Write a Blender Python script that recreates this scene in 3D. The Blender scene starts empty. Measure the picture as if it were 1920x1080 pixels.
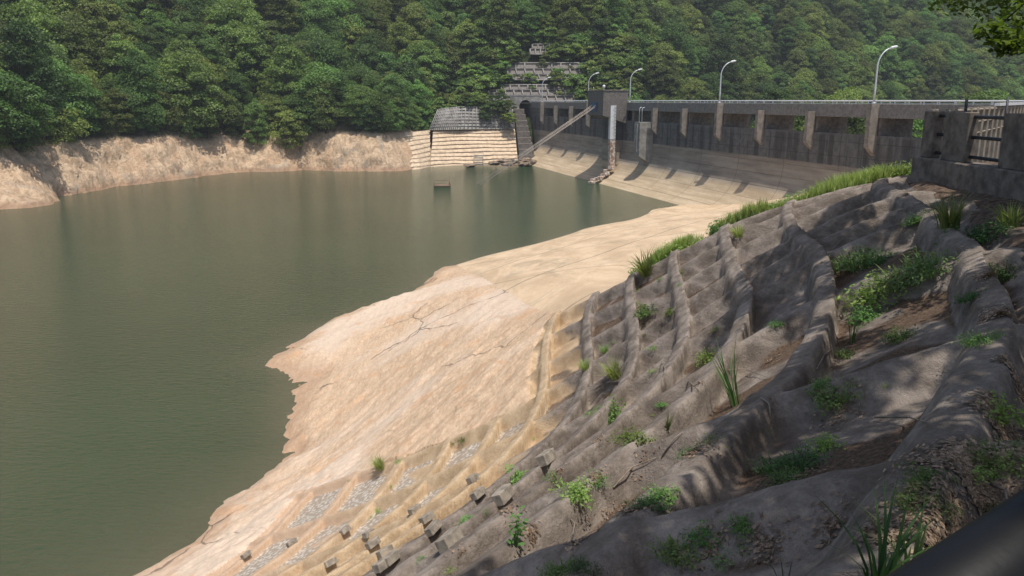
import bpy, math, random
import numpy as np
from mathutils import Vector, Matrix
R = math.radians
random.seed(7); rng = np.random.default_rng(7)
scn = bpy.context.scene; col = scn.collection

# ------------------------------------------------------------------ camera, sky, sun, exposure
TH = R(13.2); CT, ST = math.cos(TH), math.sin(TH); F = 1500.0; EYE = 14.0
cd = bpy.data.cameras.new('camera'); cam = bpy.data.objects.new('camera', cd); col.objects.link(cam)
cam.location = (0, 0, EYE); cam.rotation_euler = (math.pi/2 - TH, 0, 0)
cd.sensor_width = 36; cd.lens = 36*F/1920; cd.clip_start = 0.05; cd.clip_end = 3000
scn.camera = cam
SUN = Vector((0.13, -0.27, 1.0)).normalized()
w = bpy.data.worlds.new('World'); scn.world = w; w.use_nodes = True
nt = w.node_tree; bg = nt.nodes['Background']
sky = nt.nodes.new('ShaderNodeTexSky'); sky.sky_type = 'NISHITA'; sky.sun_disc = False
sky.sun_elevation = math.asin(SUN.z); sky.sun_rotation = math.atan2(SUN.x, SUN.y)
sky.air_density = 1.0; sky.dust_density = 2.0
nt.links.new(sky.outputs[0], bg.inputs[0]); bg.inputs[1].default_value = 0.11
sl = bpy.data.lights.new('sun', 'SUN'); sl.energy = 3.6; sl.angle = R(0.5); sl.color = (1.0, 0.95, 0.87)
so = bpy.data.objects.new('sun', sl); col.objects.link(so)
so.rotation_euler = (-SUN).to_track_quat('-Z', 'Y').to_euler(); so.location = (0, 0, 60)
scn.view_settings.view_transform = 'Standard'; scn.view_settings.look = 'None'
scn.view_settings.exposure = 0.28; scn.view_settings.gamma = 1.0
scn.render.engine = 'CYCLES'
scn.cycles.max_bounces = 6; scn.cycles.diffuse_bounces = 3; scn.cycles.transparent_max_bounces = 6
scn.cycles.volume_bounces = 0; scn.cycles.use_denoising = True

# ------------------------------------------------------------------ camera geometry helpers
def ray(x, y):
    u = (x-960)/F; v = (y-540)/F
    return np.array([u, CT - v*ST, -ST - v*CT])
def at_z(x, y, z=0.0):
    d = ray(x, y); s = (z-EYE)/d[2]; return np.array([d[0]*s, d[1]*s, z])
def at_s(x, y, s):
    d = ray(x, y); return np.array([d[0]*s, d[1]*s, EYE + d[2]*s])
def project(X, Y, Z):
    dz = Z-EYE; dep = Y*CT - dz*ST; up = Y*ST + dz*CT
    dep = np.where(dep > 0.05, dep, 0.05)
    return 960 + F*X/dep, 540 - F*up/dep, dep

# ------------------------------------------------------------------ noise
_perm = rng.integers(0, 1 << 30, 4096)
def _h(ix, iy, seed):
    n = (ix*374761393 + iy*668265263 + seed*2147483647) & 0x7fffffff
    n = ((n ^ (n >> 13))*1274126177) & 0x7fffffff
    return ((n ^ (n >> 16)) & 0xffff)/65535.0
def vnoise(x, y, seed=0):
    x = np.asarray(x, float); y = np.asarray(y, float)
    ix = np.floor(x).astype(np.int64); iy = np.floor(y).astype(np.int64)
    fx = x-ix; fy = y-iy; fx = fx*fx*(3-2*fx); fy = fy*fy*(3-2*fy)
    a = _h(ix, iy, seed); b = _h(ix+1, iy, seed); c = _h(ix, iy+1, seed); d = _h(ix+1, iy+1, seed)
    return (a*(1-fx)+b*fx)*(1-fy) + (c*(1-fx)+d*fx)*fy - 0.5
def fbm(x, y, o=4, seed=0):
    s = 0; a = 1.0
    for k in range(o):
        s = s + a*vnoise(x*2**k + 13.7*k, y*2**k - 7.1*k, seed+k); a *= 0.5
    return s
def sstep(a, b, x):
    t = np.clip((x-a)/(b-a), 0, 1); return t*t*(3-2*t)

# ------------------------------------------------------------------ object helpers
def link(o, parent=None):
    col.objects.link(o)
    if parent: o.parent = parent
    return o
def tag(o, label=None, cat=None, group=None, kind=None):
    if label: o['label'] = label
    if cat: o['category'] = cat
    if group: o['group'] = group
    if kind: o['kind'] = kind
    return o
def empty(name, loc=(0, 0, 0), rz=0):
    o = bpy.data.objects.new(name, None); o.empty_display_size = 0.3
    o.location = loc; o.rotation_euler = (0, 0, rz); return link(o)
def copy_tree(o, parent=None):
    c = o.copy(); link(c, parent)
    for ch in list(o.children): copy_tree(ch, c)
    return c
def reparent(o, p):
    o.parent = p; o.matrix_parent_inverse = Matrix.Translation(-Vector(p.location)); return o
class MB:
    def __init__(s): s.v = []; s.f = []; s.sm = []
    def add(s, vs, fs, smooth=False):
        n = len(s.v); s.v += [tuple(map(float, p)) for p in vs]; s.f += [tuple(i+n for i in f) for f in fs]
        s.sm += [smooth]*len(fs)
    def box(s, c, size, rz=0.0, bev=0.0):
        x, y, z = [k/2 for k in size]; b = min(bev, x*.9, y*.9, z*.9)
        cr, sr = math.cos(rz), math.sin(rz)
        def T(p): return (c[0]+p[0]*cr-p[1]*sr, c[1]+p[0]*sr+p[1]*cr, c[2]+p[2])
        if b <= 0:
            vs = [T((i*x, j*y, k*z)) for k in (-1, 1) for j in (-1, 1) for i in (-1, 1)]
            s.add(vs, [(0, 2, 3, 1), (4, 5, 7, 6), (0, 1, 5, 4), (2, 6, 7, 3), (0, 4, 6, 2), (1, 3, 7, 5)]); return
        ring = []
        for zz, e in ((-z, b), (-z+b, 0), (z-b, 0), (z, b)):
            ring.append([T(p+(zz,)) for p in ((-x+b+0*e, -y+e), (x-b, -y+e), (x-e, -y+b), (x-e, y-b), (x-b, y-e), (-x+b, y-e), (-x+e, y-b), (-x+e, -y+b))])
        vs = sum(ring, []); fs = []
        for k in range(3):
            for i in range(8): fs.append((k*8+i, k*8+(i+1) % 8, (k+1)*8+(i+1) % 8, (k+1)*8+i))
        fs.append(tuple(range(7, -1, -1))); fs.append(tuple(24+i for i in range(8)))
        s.add(vs, fs)
    def prism(s, quad_pts, ext):            # polygon (3D points) swept by vector ext
        n = len(quad_pts); e = np.array(ext, float)
        a = [np.array(p, float) for p in quad_pts]; vs = a + [p+e for p in a]
        fs = [tuple(range(n)), tuple(range(2*n-1, n-1, -1))] + [(i, i+n, (i+1) % n+n, (i+1) % n) for i in range(n)]
        s.add(vs, fs)
    def tube(s, pts, r, n=8, cap=True):
        pts = [Vector(p) for p in pts]; rs = r if hasattr(r, '__len__') else [r]*len(pts)
        vs = []; fs = []; up = Vector((0, 0, 1))
        prev = None
        for i, p in enumerate(pts):
            t = (pts[min(i+1, len(pts)-1)] - pts[max(i-1, 0)]).normalized()
            if prev is None:
                a = t.cross(up if abs(t.z) < .9 else Vector((1, 0, 0))).normalized()
            else:
                a = (prev - t*prev.dot(t)).normalized()
            prev = a; b = t.cross(a)
            for k in range(n):
                q = 2*math.pi*k/n; vs.append(p + (a*math.cos(q)+b*math.sin(q))*rs[i])
        for i in range(len(pts)-1):
            for k in range(n): fs.append((i*n+k, i*n+(k+1) % n, (i+1)*n+(k+1) % n, (i+1)*n+k))
        if cap: fs += [tuple(range(n-1, -1, -1)), tuple((len(pts)-1)*n+k for k in range(n))]
        s.add(vs, fs, True)
    def build(s, name, m, parent=None):
        me = bpy.data.meshes.new(name); me.from_pydata(s.v, [], s.f); me.update()
        me.polygons.foreach_set('use_smooth', s.sm)
        if m: me.materials.append(m)
        import bmesh
        bm = bmesh.new(); bm.from_mesh(me); bmesh.ops.recalc_face_normals(bm, faces=bm.faces); bm.to_mesh(me); bm.free()
        return link(bpy.data.objects.new(name, me), parent)
def np_mesh(name, V, Q, m, parent=None, smooth=False, attrs=None):
    """V (n,3) array, Q (k,4) array of quads"""
    me = bpy.data.meshes.new(name); V = np.asarray(V, np.float32); Q = np.asarray(Q, np.int32)
    me.vertices.add(len(V)); me.vertices.foreach_set('co', V.ravel())
    me.loops.add(Q.size); me.loops.foreach_set('vertex_index', Q.ravel())
    me.polygons.add(len(Q)); k = Q.shape[1]
    me.polygons.foreach_set('loop_start', np.arange(0, Q.size, k, dtype=np.int32))
    me.polygons.foreach_set('loop_total', np.full(len(Q), k, np.int32))
    me.polygons.foreach_set('use_smooth', np.full(len(Q), smooth, bool))
    if attrs:
        for an, av in attrs.items():
            at = me.attributes.new(an, 'FLOAT', 'POINT'); at.data.foreach_set('value', np.asarray(av, np.float32))
    me.update(); me.validate()
    if m: me.materials.append(m)
    return link(bpy.data.objects.new(name, me), parent)
def grid_quads(ny, nx):
    a = np.arange(ny*nx).reshape(ny, nx)
    return np.stack([a[:-1, :-1], a[:-1, 1:], a[1:, 1:], a[1:, :-1]], -1).reshape(-1, 4)

# ------------------------------------------------------------------ material helpers
class NT:
    def __init__(s, name):
        s.m = bpy.data.materials.new(name); s.m.use_nodes = True; s.t = s.m.node_tree
        s.b = s.t.nodes['Principled BSDF']; s.out = s.t.nodes['Material Output']
    def n(s, typ, **k):
        nd = s.t.nodes.new(typ)
        for a, v in k.items(): setattr(nd, a, v)
        return nd
    def l(s, a, b): s.t.links.new(a, b)
    def pos(s):
        g = s.n('ShaderNodeNewGeometry'); return g.outputs['Position']
    def mapv(s, vec, scale=(1, 1, 1), rot=(0, 0, 0)):
        m = s.n('ShaderNodeMapping'); m.inputs['Scale'].default_value = scale; m.inputs['Rotation'].default_value = rot
        s.l(vec, m.inputs[0]); return m.outputs[0]
    def noise(s, vec, scale=1.0, detail=5, rough=.6, dist=0.0):
        m = s.n('ShaderNodeTexNoise'); m.inputs['Scale'].default_value = scale; m.inputs['Detail'].default_value = detail
        m.inputs['Roughness'].default_value = rough; m.inputs['Distortion'].default_value = dist
        s.l(vec, m.inputs['Vector']); return m.outputs['Fac']
    def ramp(s, fac, stops, interp='LINEAR'):
        r = s.n('ShaderNodeValToRGB'); r.color_ramp.interpolation = interp
        e = r.color_ramp.elements
        while len(e) < len(stops): e.new(0.5)
        for q, (p, c) in zip(e, stops):
            q.position = p; q.color = (c if hasattr(c, '__len__') else (c, c, c))[:3] + (1,) if hasattr(c, '__len__') else (c, c, c, 1)
        s.l(fac, r.inputs[0]); return r.outputs[0]
    def mix(s, fac, a, b, mode='MIX'):
        m = s.n('ShaderNodeMix', data_type='RGBA', blend_type=mode)
        for sock, v in ((m.inputs[0], fac), (m.inputs[6], a), (m.inputs[7], b)):
            if isinstance(v, bpy.types.NodeSocket): s.l(v, sock)
            elif hasattr(v, '__len__'): sock.default_value = tuple(v)+(1,)
            else: sock.default_value = v
        return m.outputs[2]
    def math(s, op, a, b=0.0, c=None, clamp=False):
        m = s.n('ShaderNodeMath', operation=op, use_clamp=clamp)
        for i, v in enumerate((a, b) if c is None else (a, b, c)):
            if isinstance(v, bpy.types.NodeSocket): s.l(v, m.inputs[i])
            else: m.inputs[i].default_value = v
        return m.outputs[0]
    def sep(s, vec):
        m = s.n('ShaderNodeSeparateXYZ'); s.l(vec, m.inputs[0]); return m.outputs
    def attr(s, name):
        a = s.n('ShaderNodeAttribute', attribute_name=name); return a.outputs['Fac']
    def rng(s, v, a, b, c=0.0, d=1.0):
        m = s.n('ShaderNodeMapRange'); m.interpolation_type = 'SMOOTHSTEP'
        s.l(v, m.inputs[0])
        for i, q in enumerate((a, b, c, d)): m.inputs[i+1].default_value = q
        return m.outputs[0]
    def fin(s, colr, rough=.85, bump=None, bstr=.3, bdist=.05, spec=.3):
        if isinstance(colr, bpy.types.NodeSocket): s.l(colr, s.b.inputs['Base Color'])
        else: s.b.inputs['Base Color'].default_value = tuple(colr)+(1,)
        s.b.inputs['Roughness'].default_value = rough; s.b.inputs['Specular IOR Level'].default_value = spec
        if bump is not None:
            bn = s.n('ShaderNodeBump'); bn.inputs['Strength'].default_value = bstr; bn.inputs['Distance'].default_value = bdist
            s.l(bump, bn.inputs['Height']); s.l(bn.outputs[0], s.b.inputs['Normal'])
        return s.m
def simple(name, c, rough=.6, metal=0.0, var=.15, sc=3.0):
    k = NT(name); p = k.pos(); n = k.noise(p, sc, 6)
    c2 = tuple(q*(1-var*1.6) for q in c)
    m = k.fin(k.mix(k.rng(n, .3, .7), c2, c), rough, n, .15, .02); k.b.inputs['Metallic'].default_value = metal
    return m
M = {}
# shotcrete lattice: grey above the high-water line (7.3 m), sediment tan below it
def mat_lattice():
    k = NT('shotcrete'); p = k.pos(); z = k.sep(p)[2]
    nb = k.noise(p, .35, 4); nf = k.noise(p, 2.2, 8, .65); ng = k.noise(p, 28, 4, .7); ns = k.noise(k.mapv(p, (1.2, 1.2, 3)), 1.1, 6, .7)
    grey = k.mix(k.rng(ns, .35, .7), (.19, .155, .128), (.39, .33, .28))
    grey = k.mix(k.math('MULTIPLY', k.rng(nf, .46, .7), .7), grey, (.105, .085, .068))
    tan = k.mix(k.rng(nf, .35, .68), (.47, .335, .205), (.66, .50, .33))
    tan = k.mix(k.math('MULTIPLY', k.rng(ns, .55, .75), .5), tan, (.33, .26, .18))
    tan = k.mix(k.math('MULTIPLY', k.rng(z, 4.6, 2.6), .6), tan, (.65, .45, .325))
    zz = k.math('ADD', z, k.math('MULTIPLY', k.math('SUBTRACT', nb, .5), 2.0))
    zz = k.math('ADD', zz, k.math('MULTIPLY', k.math('SUBTRACT', nf, .5), .8))
    c = k.mix(k.rng(zz, 6.9, 7.35), tan, grey)
    cell = k.attr('cell')
    # cell floors: gravel pockets low down, brown soil higher up
    vo = k.n('ShaderNodeTexVoronoi'); vo.inputs['Scale'].default_value = 9; k.l(p, vo.inputs['Vector'])
    grav = k.mix(k.rng(vo.outputs['Distance'], .2, .6), (.66, .60, .52), (.40, .33, .26))
    soil = k.mix(k.rng(ng, .35, .65), (.075, .05, .035), (.2, .14, .10))
    floor = k.mix(k.rng(z, 5.2, 7.4), grav, soil)
    msk = k.math('MULTIPLY', k.rng(k.math('ADD', cell, k.math('MULTIPLY', k.math('SUBTRACT', nf, .5), .5)), .78, .95), k.rng(k.math('ADD', k.noise(p, .55, 2), k.math('MULTIPLY', k.rng(z, 6.5, 4.5), .09)), .47, .53))
    c = k.mix(msk, c, floor)
    c = k.mix(k.math('MULTIPLY', k.rng(ng, .3, .7), .45), c, k.mix(1.0, c, (.62, .62, .62), 'MULTIPLY'))
    n9 = k.noise(p, 75, 3, .8)
    c = k.mix(k.math('MULTIPLY', k.rng(n9, .5, .75), .35), c, k.mix(1.0, c, (.5, .48, .46), 'MULTIPLY'))
    h = k.math('ADD', k.math('ADD', k.math('MULTIPLY', ng, .5), nf), k.math('MULTIPLY', n9, .2))
    return k.fin(c, .95, h, .75, .06, .1)
M['lattice'] = mat_lattice()
def mat_rock(name='rock', tint=1.0):
    k = NT(name); p = k.pos(); x, y, z = k.sep(p)[:3]
    pm = k.mapv(p, (2.6, .7, 1.8), (0, 0, R(-38)))
    st = k.noise(pm, 1.3, 10, .74, .5); big = k.noise(p, .13, 4, .5, .4); f = k.noise(p, 6, 7, .7); mid = k.noise(p, .7, 6, .6, .8)
    fs = k.noise(k.mapv(p, (5, 1.4, 4), (0, 0, R(-38))), 2.2, 8, .75)
    c = k.mix(k.rng(k.math('ADD', k.math('MULTIPLY', st, .45), k.math('MULTIPLY', fs, .55)), .34, .64), (.45, .305, .195), (.67, .50, .345))
    c = k.mix(k.math('MULTIPLY', k.rng(big, .46, .6), .6), c, (.70, .58, .47))
    c = k.mix(k.math('MULTIPLY', k.rng(mid, .56, .68), .55), c, (.60, .35, .19))
    c = k.mix(k.math('MULTIPLY', k.rng(k.noise(p, .9, 7, .7, 1.5), .56, .66), .4), c, (.36, .30, .24))
    c = k.mix(k.math('MULTIPLY', k.rng(z, .55, .05), .5), c, (.30, .18, .11))
    c = k.mix(k.math('MULTIPLY', k.rng(f, .35, .7), .35), c, k.mix(1.0, c, (.6, .56, .52), 'MULTIPLY'))
    # hairline cracks
    dn_ = k.n('ShaderNodeVectorMath', operation='ADD'); nz = k.n('ShaderNodeTexNoise'); nz.inputs['Scale'].default_value = .9; nz.inputs['Detail'].default_value = 6; k.l(p, nz.inputs['Vector'])
    k.l(p, dn_.inputs[0]); k.l(nz.outputs['Color'], dn_.inputs[1])
    vo = k.n('ShaderNodeTexVoronoi', feature='DISTANCE_TO_EDGE'); vo.inputs['Scale'].default_value = .22; k.l(dn_.outputs[0], vo.inputs['Vector'])
    ck = k.math('MULTIPLY', k.rng(vo.outputs['Distance'], .014, .004), k.rng(k.noise(p, .16, 2), .54, .60))
    c = k.mix(k.math('MULTIPLY', ck, .75), c, (.13, .10, .08))
    h = k.math('ADD', k.math('ADD', f, k.math('MULTIPLY', st, .35)), k.math('MULTIPLY', ck, -1.0))
    return k.fin(c, .92, h, .5, .07, .15)
M['rock'] = mat_rock()
def mat_farrock():
    k = NT('bank_rock'); p = k.pos(); x, y, z = k.sep(p)[:3]
    pm = k.mapv(p, (.9, .9, .5), (R(20), R(35), 0))
    st = k.noise(pm, .9, 9, .72, 1.2); f = k.noise(p, 2.2, 8, .7); mid = k.noise(p, .16, 5, .6, .8)
    c = k.mix(k.rng(st, .36, .62), (.42, .29, .185), (.74, .55, .37))
    c = k.mix(k.math('MULTIPLY', k.rng(mid, .5, .62), .55), c, (.72, .47, .29))
    c = k.mix(k.math('MULTIPLY', k.rng(k.noise(p, .12, 6, .7, 1.5), .56, .64), .7), c, (.44, .37, .29))
    c = k.mix(k.math('MULTIPLY', k.rng(f, .5, .72), .5), c, (.24, .17, .115))
    c = k.mix(k.math('MULTIPLY', k.rng(z, 1.2, .2), .6), c, (.36, .21, .13))
    c = k.mix(k.rng(k.math('ADD', z, k.math('MULTIPLY', st, 2)), 8.2, 9.0), c, (.09, .08, .045))
    return k.fin(c, .9, k.math('ADD', f, st), .9, .45, .2)
M['farrock'] = mat_farrock()
def mat_apron():
    k = NT('apron_concrete'); p = k.pos(); x, y, z = k.sep(p)[:3]
    pm = k.mapv(p, (1, .3, 1), (0, 0, R(-33)))
    a = k.noise(pm, .55, 8, .68, .5); f = k.noise(p, 3.5, 8, .7); b = k.noise(p, .10, 4)
    c = k.mix(k.rng(a, .34, .66), (.50, .365, .235), (.66, .50, .335))
    c = k.mix(k.math('MULTIPLY', k.rng(k.noise(pm, .3, 8, .72, 1.2), .52, .68), .6), c, (.34, .28, .2))
    c = k.mix(k.math('MULTIPLY', k.rng(f, .4, .7), .3), c, k.mix(1.0, c, (.7, .66, .6), 'MULTIPLY'))
    u = k.math('ADD', k.math('MULTIPLY', x, .544), k.math('MULTIPLY', y, .838))
    v = k.math('ADD', k.math('MULTIPLY', x, .838), k.math('MULTIPLY', y, -.544))
    wob = k.math('MULTIPLY', k.math('SUBTRACT', b, .5), .8)
    ju = k.math('ABSOLUTE', k.math('SUBTRACT', k.math('FRACT', k.math('DIVIDE', k.math('ADD', u, wob), 15.0)), .5))
    jv = k.math('ABSOLUTE', k.math('SUBTRACT', k.math('FRACT', k.math('DIVIDE', k.math('ADD', v, wob), 9.0)), .5))
    j = k.math('MAXIMUM', k.rng(ju, .009, .004), k.rng(jv, .014, .007))
    c = k.mix(k.math('MULTIPLY', j, .75), c, (.22, .175, .12))
    c = k.mix(k.rng(k.math('ADD', z, f), 8.2, 8.8), c, (.26, .225, .19))
    return k.fin(c, .9, f, .35, .03, .2)
M['apron'] = mat_apron()
def mat_soil():
    k = NT('soil'); p = k.pos(); f = k.noise(p, 9, 8, .7); m = k.noise(p, 1.1, 5)
    c = k.mix(k.rng(f, .35, .68), (.065, .045, .033), (.21, .15, .11))
    c = k.mix(k.rng(m, .5, .62), c, (.12, .10, .08))
    return k.fin(c, .95, f, .7, .05, .1)
M['soil'] = mat_soil()
def mat_berm():
    k = NT('berm'); p = k.pos(); f = k.noise(p, 6, 8, .7); m = k.noise(p, .8, 5)
    c = k.mix(k.rng(f, .35, .68), (.16, .135, .115), (.34, .30, .26))
    c = k.mix(k.math('MULTIPLY', k.rng(m, .45, .6), .5), c, (.10, .11, .05))
    return k.fin(c, .95, f, .5, .05, .1)
M['berm'] = mat_berm()
def mat_dam():
    k = NT('dam_concrete'); g = k.n('ShaderNodeTexCoord'); p = g.outputs['Object']; xo, yt, z = k.sep(p)[:3]
    f = k.noise(p, 1.6, 8, .65); b = k.noise(k.mapv(p, (1, .12, .8)), 1.0, 6, .6); g2 = k.noise(p, 9, 5, .7)
    up = k.mix(k.rng(f, .35, .65), (.115, .110, .108), (.17, .163, .16))
    # dark run-off streaks below the sill
    s1 = k.noise(k.mapv(p, (.01, .75, .03)), 1.0, 4, .6)
    up = k.mix(k.math('MULTIPLY', k.math('MULTIPLY', k.rng(s1, .48, .60), k.rng(z, 10.7, 10.2)), .65), up, (.045, .042, .042))
    lo = k.mix(k.rng(b, .35, .68), (.235, .20, .165), (.39, .34, .28))
    lo = k.mix(k.math('MULTIPLY', k.rng(k.noise(k.mapv(p, (.3, .06, 3.2)), 1.0, 5, .7), .5, .66), .6), lo, (.36, .32, .27))
    tan = k.mix(k.rng(k.noise(k.mapv(p, (1, .1, 1)), 1.3, 7, .65), .35, .68), (.43, .33, .215), (.60, .475, .33))
    tan = k.mix(k.math('MULTIPLY', k.rng(f, .45, .7), .35), tan, (.38, .30, .21))
    zz = k.math('ADD', z, k.math('MULTIPLY', k.math('SUBTRACT', f, .5), .35))
    c = k.mix(k.rng(zz, 7.15, 7.35), lo, up)
    c = k.mix(k.rng(zz, 3.9, 3.0), c, tan)
    c = k.mix(k.rng(z, 10.62, 10.9), c, k.mix(k.rng(f, .35, .65), (.125, .11, .1), (.18, .16, .145)))
    # lift joints and monolith joints
    jz = k.math('ABSOLUTE', k.math('SUBTRACT', k.math('FRACT', k.math('DIVIDE', z, 1.5)), .5))
    jt = k.math('ABSOLUTE', k.math('SUBTRACT', k.math('FRACT', k.math('DIVIDE', yt, 10.0)), .5))
    j = k.math('MULTIPLY', k.math('MAXIMUM', k.rng(jz, .035, .015), k.rng(jt, .010, .004)), k.rng(z, 12.4, 12.0))
    c = k.mix(k.math('MULTIPLY', j, .5), c, k.mix(1.0, c, (.38, .36, .34), 'MULTIPLY'))
    c = k.mix(k.math('MULTIPLY', k.rng(g2, .35, .7), .35), c, k.mix(1.0, c, (.68, .66, .64), 'MULTIPLY'))
    return k.fin(c, .9, k.math('ADD', f, k.math('MULTIPLY', j, -1.0)), .35, .06, .2)
M['dam'] = mat_dam()
M['conc'] = simple('weathered_concrete', (.24, .21, .185), .9, 0, .3, 2.5)
M['conc_light'] = simple('pale_concrete', (.36, .34, .31), .9, 0, .3, 1.2)
M['conc_dark'] = simple('dark_concrete', (.22, .195, .175), .9, 0, .3, 5)
M['beamc'] = simple('beam_concrete', (.27, .25, .235), .9, 0, .25, 3)
M['parapet'] = simple('parapet_concrete', (.25, .205, .17), .92, 0, .35, 4)
M['fin'] = simple('fin_concrete', (.29, .255, .22), .9, 0, .25, 2)
M['white_paint'] = simple('white_paint', (.78, .78, .78), .5, 0, .08)
M['steel'] = simple('galvanised_steel', (.62, .64, .66), .45, .3, .1)
M['darksteel'] = simple('dark_pipe', (.06, .06, .075), .5, .3, .3)
M['blackrail'] = simple('black_pipe', (.006, .006, .007), .45, .0, .3)
M['post'] = simple('beige_post', (.34, .29, .23), .8, 0, .25)
M['rust'] = simple('rusty_pipe', (.36, .24, .17), .8, .1, .4, 8)
M['beam'] = simple('beam_paint', (.58, .50, .42), .7, .1, .2)
M['blue'] = simple('blue_paint', (.06, .14, .26), .6, 0, .2)
M['ink_and_shade'] = simple('black_marks_and_shade', (.03, .03, .03), .7, 0, .1)
M['litter'] = None
def mat_leaf(name, dark, light, trans=.3, zvar=True):
    k = NT(name); oi = k.n('ShaderNodeObjectInfo'); g = k.n('ShaderNodeNewGeometry')
    rnd = oi.outputs['Random']; isl = g.outputs['Random Per Island']
    n = k.noise(k.pos(), .16, 5)
    c = k.mix(isl, dark, light)
    hs = k.n('ShaderNodeHueSaturation'); k.l(c, hs.inputs['Color'])
    k.l(k.rng(rnd, 0, 1, .462, .528), hs.inputs['Hue']); k.l(k.rng(n, .3, .7, .7, 1.35), hs.inputs['Value'])
    hs.inputs['Saturation'].default_value = .95
    v2 = k.n('ShaderNodeHueSaturation'); k.l(hs.outputs[0], v2.inputs['Color'])
    k.l(k.rng(k.math('FRACT', k.math('MULTIPLY', rnd, 7.31)), 0, 1, .62, 1.3), v2.inputs['Value'])
    c = v2.outputs[0]
    d = k.b; k.l(c, d.inputs['Base Color']); d.inputs['Roughness'].default_value = .55; d.inputs['Specular IOR Level'].default_value = .25
    t = k.n('ShaderNodeBsdfTranslucent'); k.l(k.mix(1.0, c, (1.15, 1.25, .6), 'MULTIPLY'), t.inputs[0])
    mx = k.n('ShaderNodeMixShader'); mx.inputs[0].default_value = trans
    k.l(d.outputs[0], mx.inputs[1]); k.l(t.outputs[0], mx.inputs[2]); k.l(mx.outputs[0], k.out.inputs[0])
    return k.m
M['leaf_forest'] = mat_leaf('forest_leaves', (.09, .148, .030), (.205, .295, .075), .38)
M['leaf_dark'] = mat_leaf('dark_leaves', (.07, .115, .03), (.14, .215, .062), .35)
M['leaf_weed'] = mat_leaf('weed_leaves', (.12, .24, .045), (.27, .44, .11), .4)
M['leaf_dim'] = mat_leaf('dull_weed_leaves', (.08, .15, .04), (.17, .28, .08), .35)
M['grass'] = mat_leaf('grass_blades', (.15, .24, .05), (.36, .44, .17), .4)
M['leaf_near'] = mat_leaf('overhanging_leaves', (.09, .17, .02), (.22, .34, .05), .5)
M['litterm'] = mat_leaf('dead_leaves', (.09, .055, .036), (.33, .22, .155), .1)
M['bark'] = simple('bark', (.10, .075, .055), .95, 0, .4, 6)
M['twig'] = simple('dry_twig', (.33, .27, .21), .9, 0, .3, 9)
def mat_hill():
    k = NT('undergrowth'); p = k.pos(); f = k.noise(p, .6, 7, .7)
    return k.fin(k.mix(k.rng(f, .35, .65), (.022, .028, .012), (.05, .07, .025)), .95, f, 1.0, .5, .1)
M['hill'] = mat_hill()
def mat_water():
    k = NT('water'); p = k.pos(); sh = k.attr('shallow')
    deep = (.025, .050, .021); mud = (.11, .105, .065)
    n = k.noise(p, .035, 3)
    c = k.mix(k.rng(n, .35, .65), deep, (.031, .060, .026))
    c = k.mix(sh, c, mud)
    w1 = k.noise(k.mapv(p, (1.0, 2.6, 1), (0, 0, R(28))), 1.6, 6, .65, .4)
    w2 = k.noise(k.mapv(p, (1.0, 1.8, 1), (0, 0, R(-20))), 3.6, 3, .6)
    big = k.noise(p, .25, 3)
    h = k.math('ADD', w1, k.math('MULTIPLY', w2, .35))
    m = k.fin(c, .07, h, 1.0, .20, .5); k.b.inputs['IOR'].default_value = 1.33
    return m
M['water'] = mat_water()

# ================================================================== NEAR TERRAIN
class RBF:
    def __init__(s, P, v, reg=1e-3):
        P = np.array(P, float); v = np.array(v, float); s.P = P; n = len(P)
        K = s.k(P, P) + np.diag(np.broadcast_to(reg, (n,))); Q = np.c_[np.ones(n), P]
        A = np.block([[K, Q], [Q.T, np.zeros((3, 3))]])
        s.w = np.linalg.solve(A, np.r_[v, 0, 0, 0])
    def k(s, A, B):
        d2 = ((A[:, None, :]-B[None, :, :])**2).sum(-1)
        return 0.5*d2*np.log(d2+1e-9)
    def __call__(s, X, Y):
        X = np.asarray(X, float); sh = X.shape; P = np.c_[X.ravel(), np.asarray(Y, float).ravel()]
        out = np.empty(len(P))
        for i in range(0, len(P), 20000):
            q = P[i:i+20000]; out[i:i+20000] = s.k(q, s.P) @ s.w[:-3] + np.c_[np.ones(len(q)), q] @ s.w[-3:]
        return out.reshape(sh)
ctl = []; wts = {}
def cpx(x, y, z): p = at_z(x, y, z); wts[len(ctl)] = 45.0; ctl.append((p[0], p[1], z)); return p
BR = {  # contour ribs of the lattice, traced, each at its own level
 12.0: [(1600,393),(1654,421),(1702,439),(1745,457),(1793,481),(1826,530),(1833,600),(1822,660),(1790,700),(1752,784),(1711,842),(1687,880)],
 11.1: [(1443,436),(1485,481),(1521,511),(1557,538),(1583,560),(1572,640),(1508,730)],
 10.2: [(1370,438),(1355,480),(1365,506),(1390,538),(1421,583),(1431,622)],
 9.3: [(1262,490),(1257,530),(1267,563),(1287,602),(1304,655)],
 8.4: [(1187,532),(1180,570),(1187,610),(1197,643),(1202,687),(1200,715)],
 7.5: [(1130,562),(1107,610),(1106,645),(1113,690),(1115,738)],
 6.6: [(1050,598),(1020,645),(1013,688),(1024,757)],
 5.7: [(935,808),(846,904),(794,954),(727,1016),(648,1076)],
 4.8: [(846,849),(810,896),(773,935)],
 3.9: [(740,886),(706,930),(661,993),(622,1034)],
 3.0: [(667,873),(648,912),(607,972),(556,1027),(498,1079)],
 2.1: [(567,922),(540,964),(477,1037)],
}
for z, pl in BR.items():
    for (x, y) in pl: cpx(x, y, z)
for x, y in ((880,980),(1080,800),(790,1065)): cpx(x, y, 7.3)
shore_px = [(270,1080),(380,1000),(465,925),(525,880),(548,830),(542,790),(545,765),(560,735),(585,705),(540,690),(503,676),(560,640),(600,615),(655,585),(735,562),(800,522),(855,497),(960,468),(1100,428),(1225,393)]
SH = [at_z(x, y, 0)[:2] for x, y in shore_px]
for q in SH[:]: ctl.append((q[0], q[1], 0.0))
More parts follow.
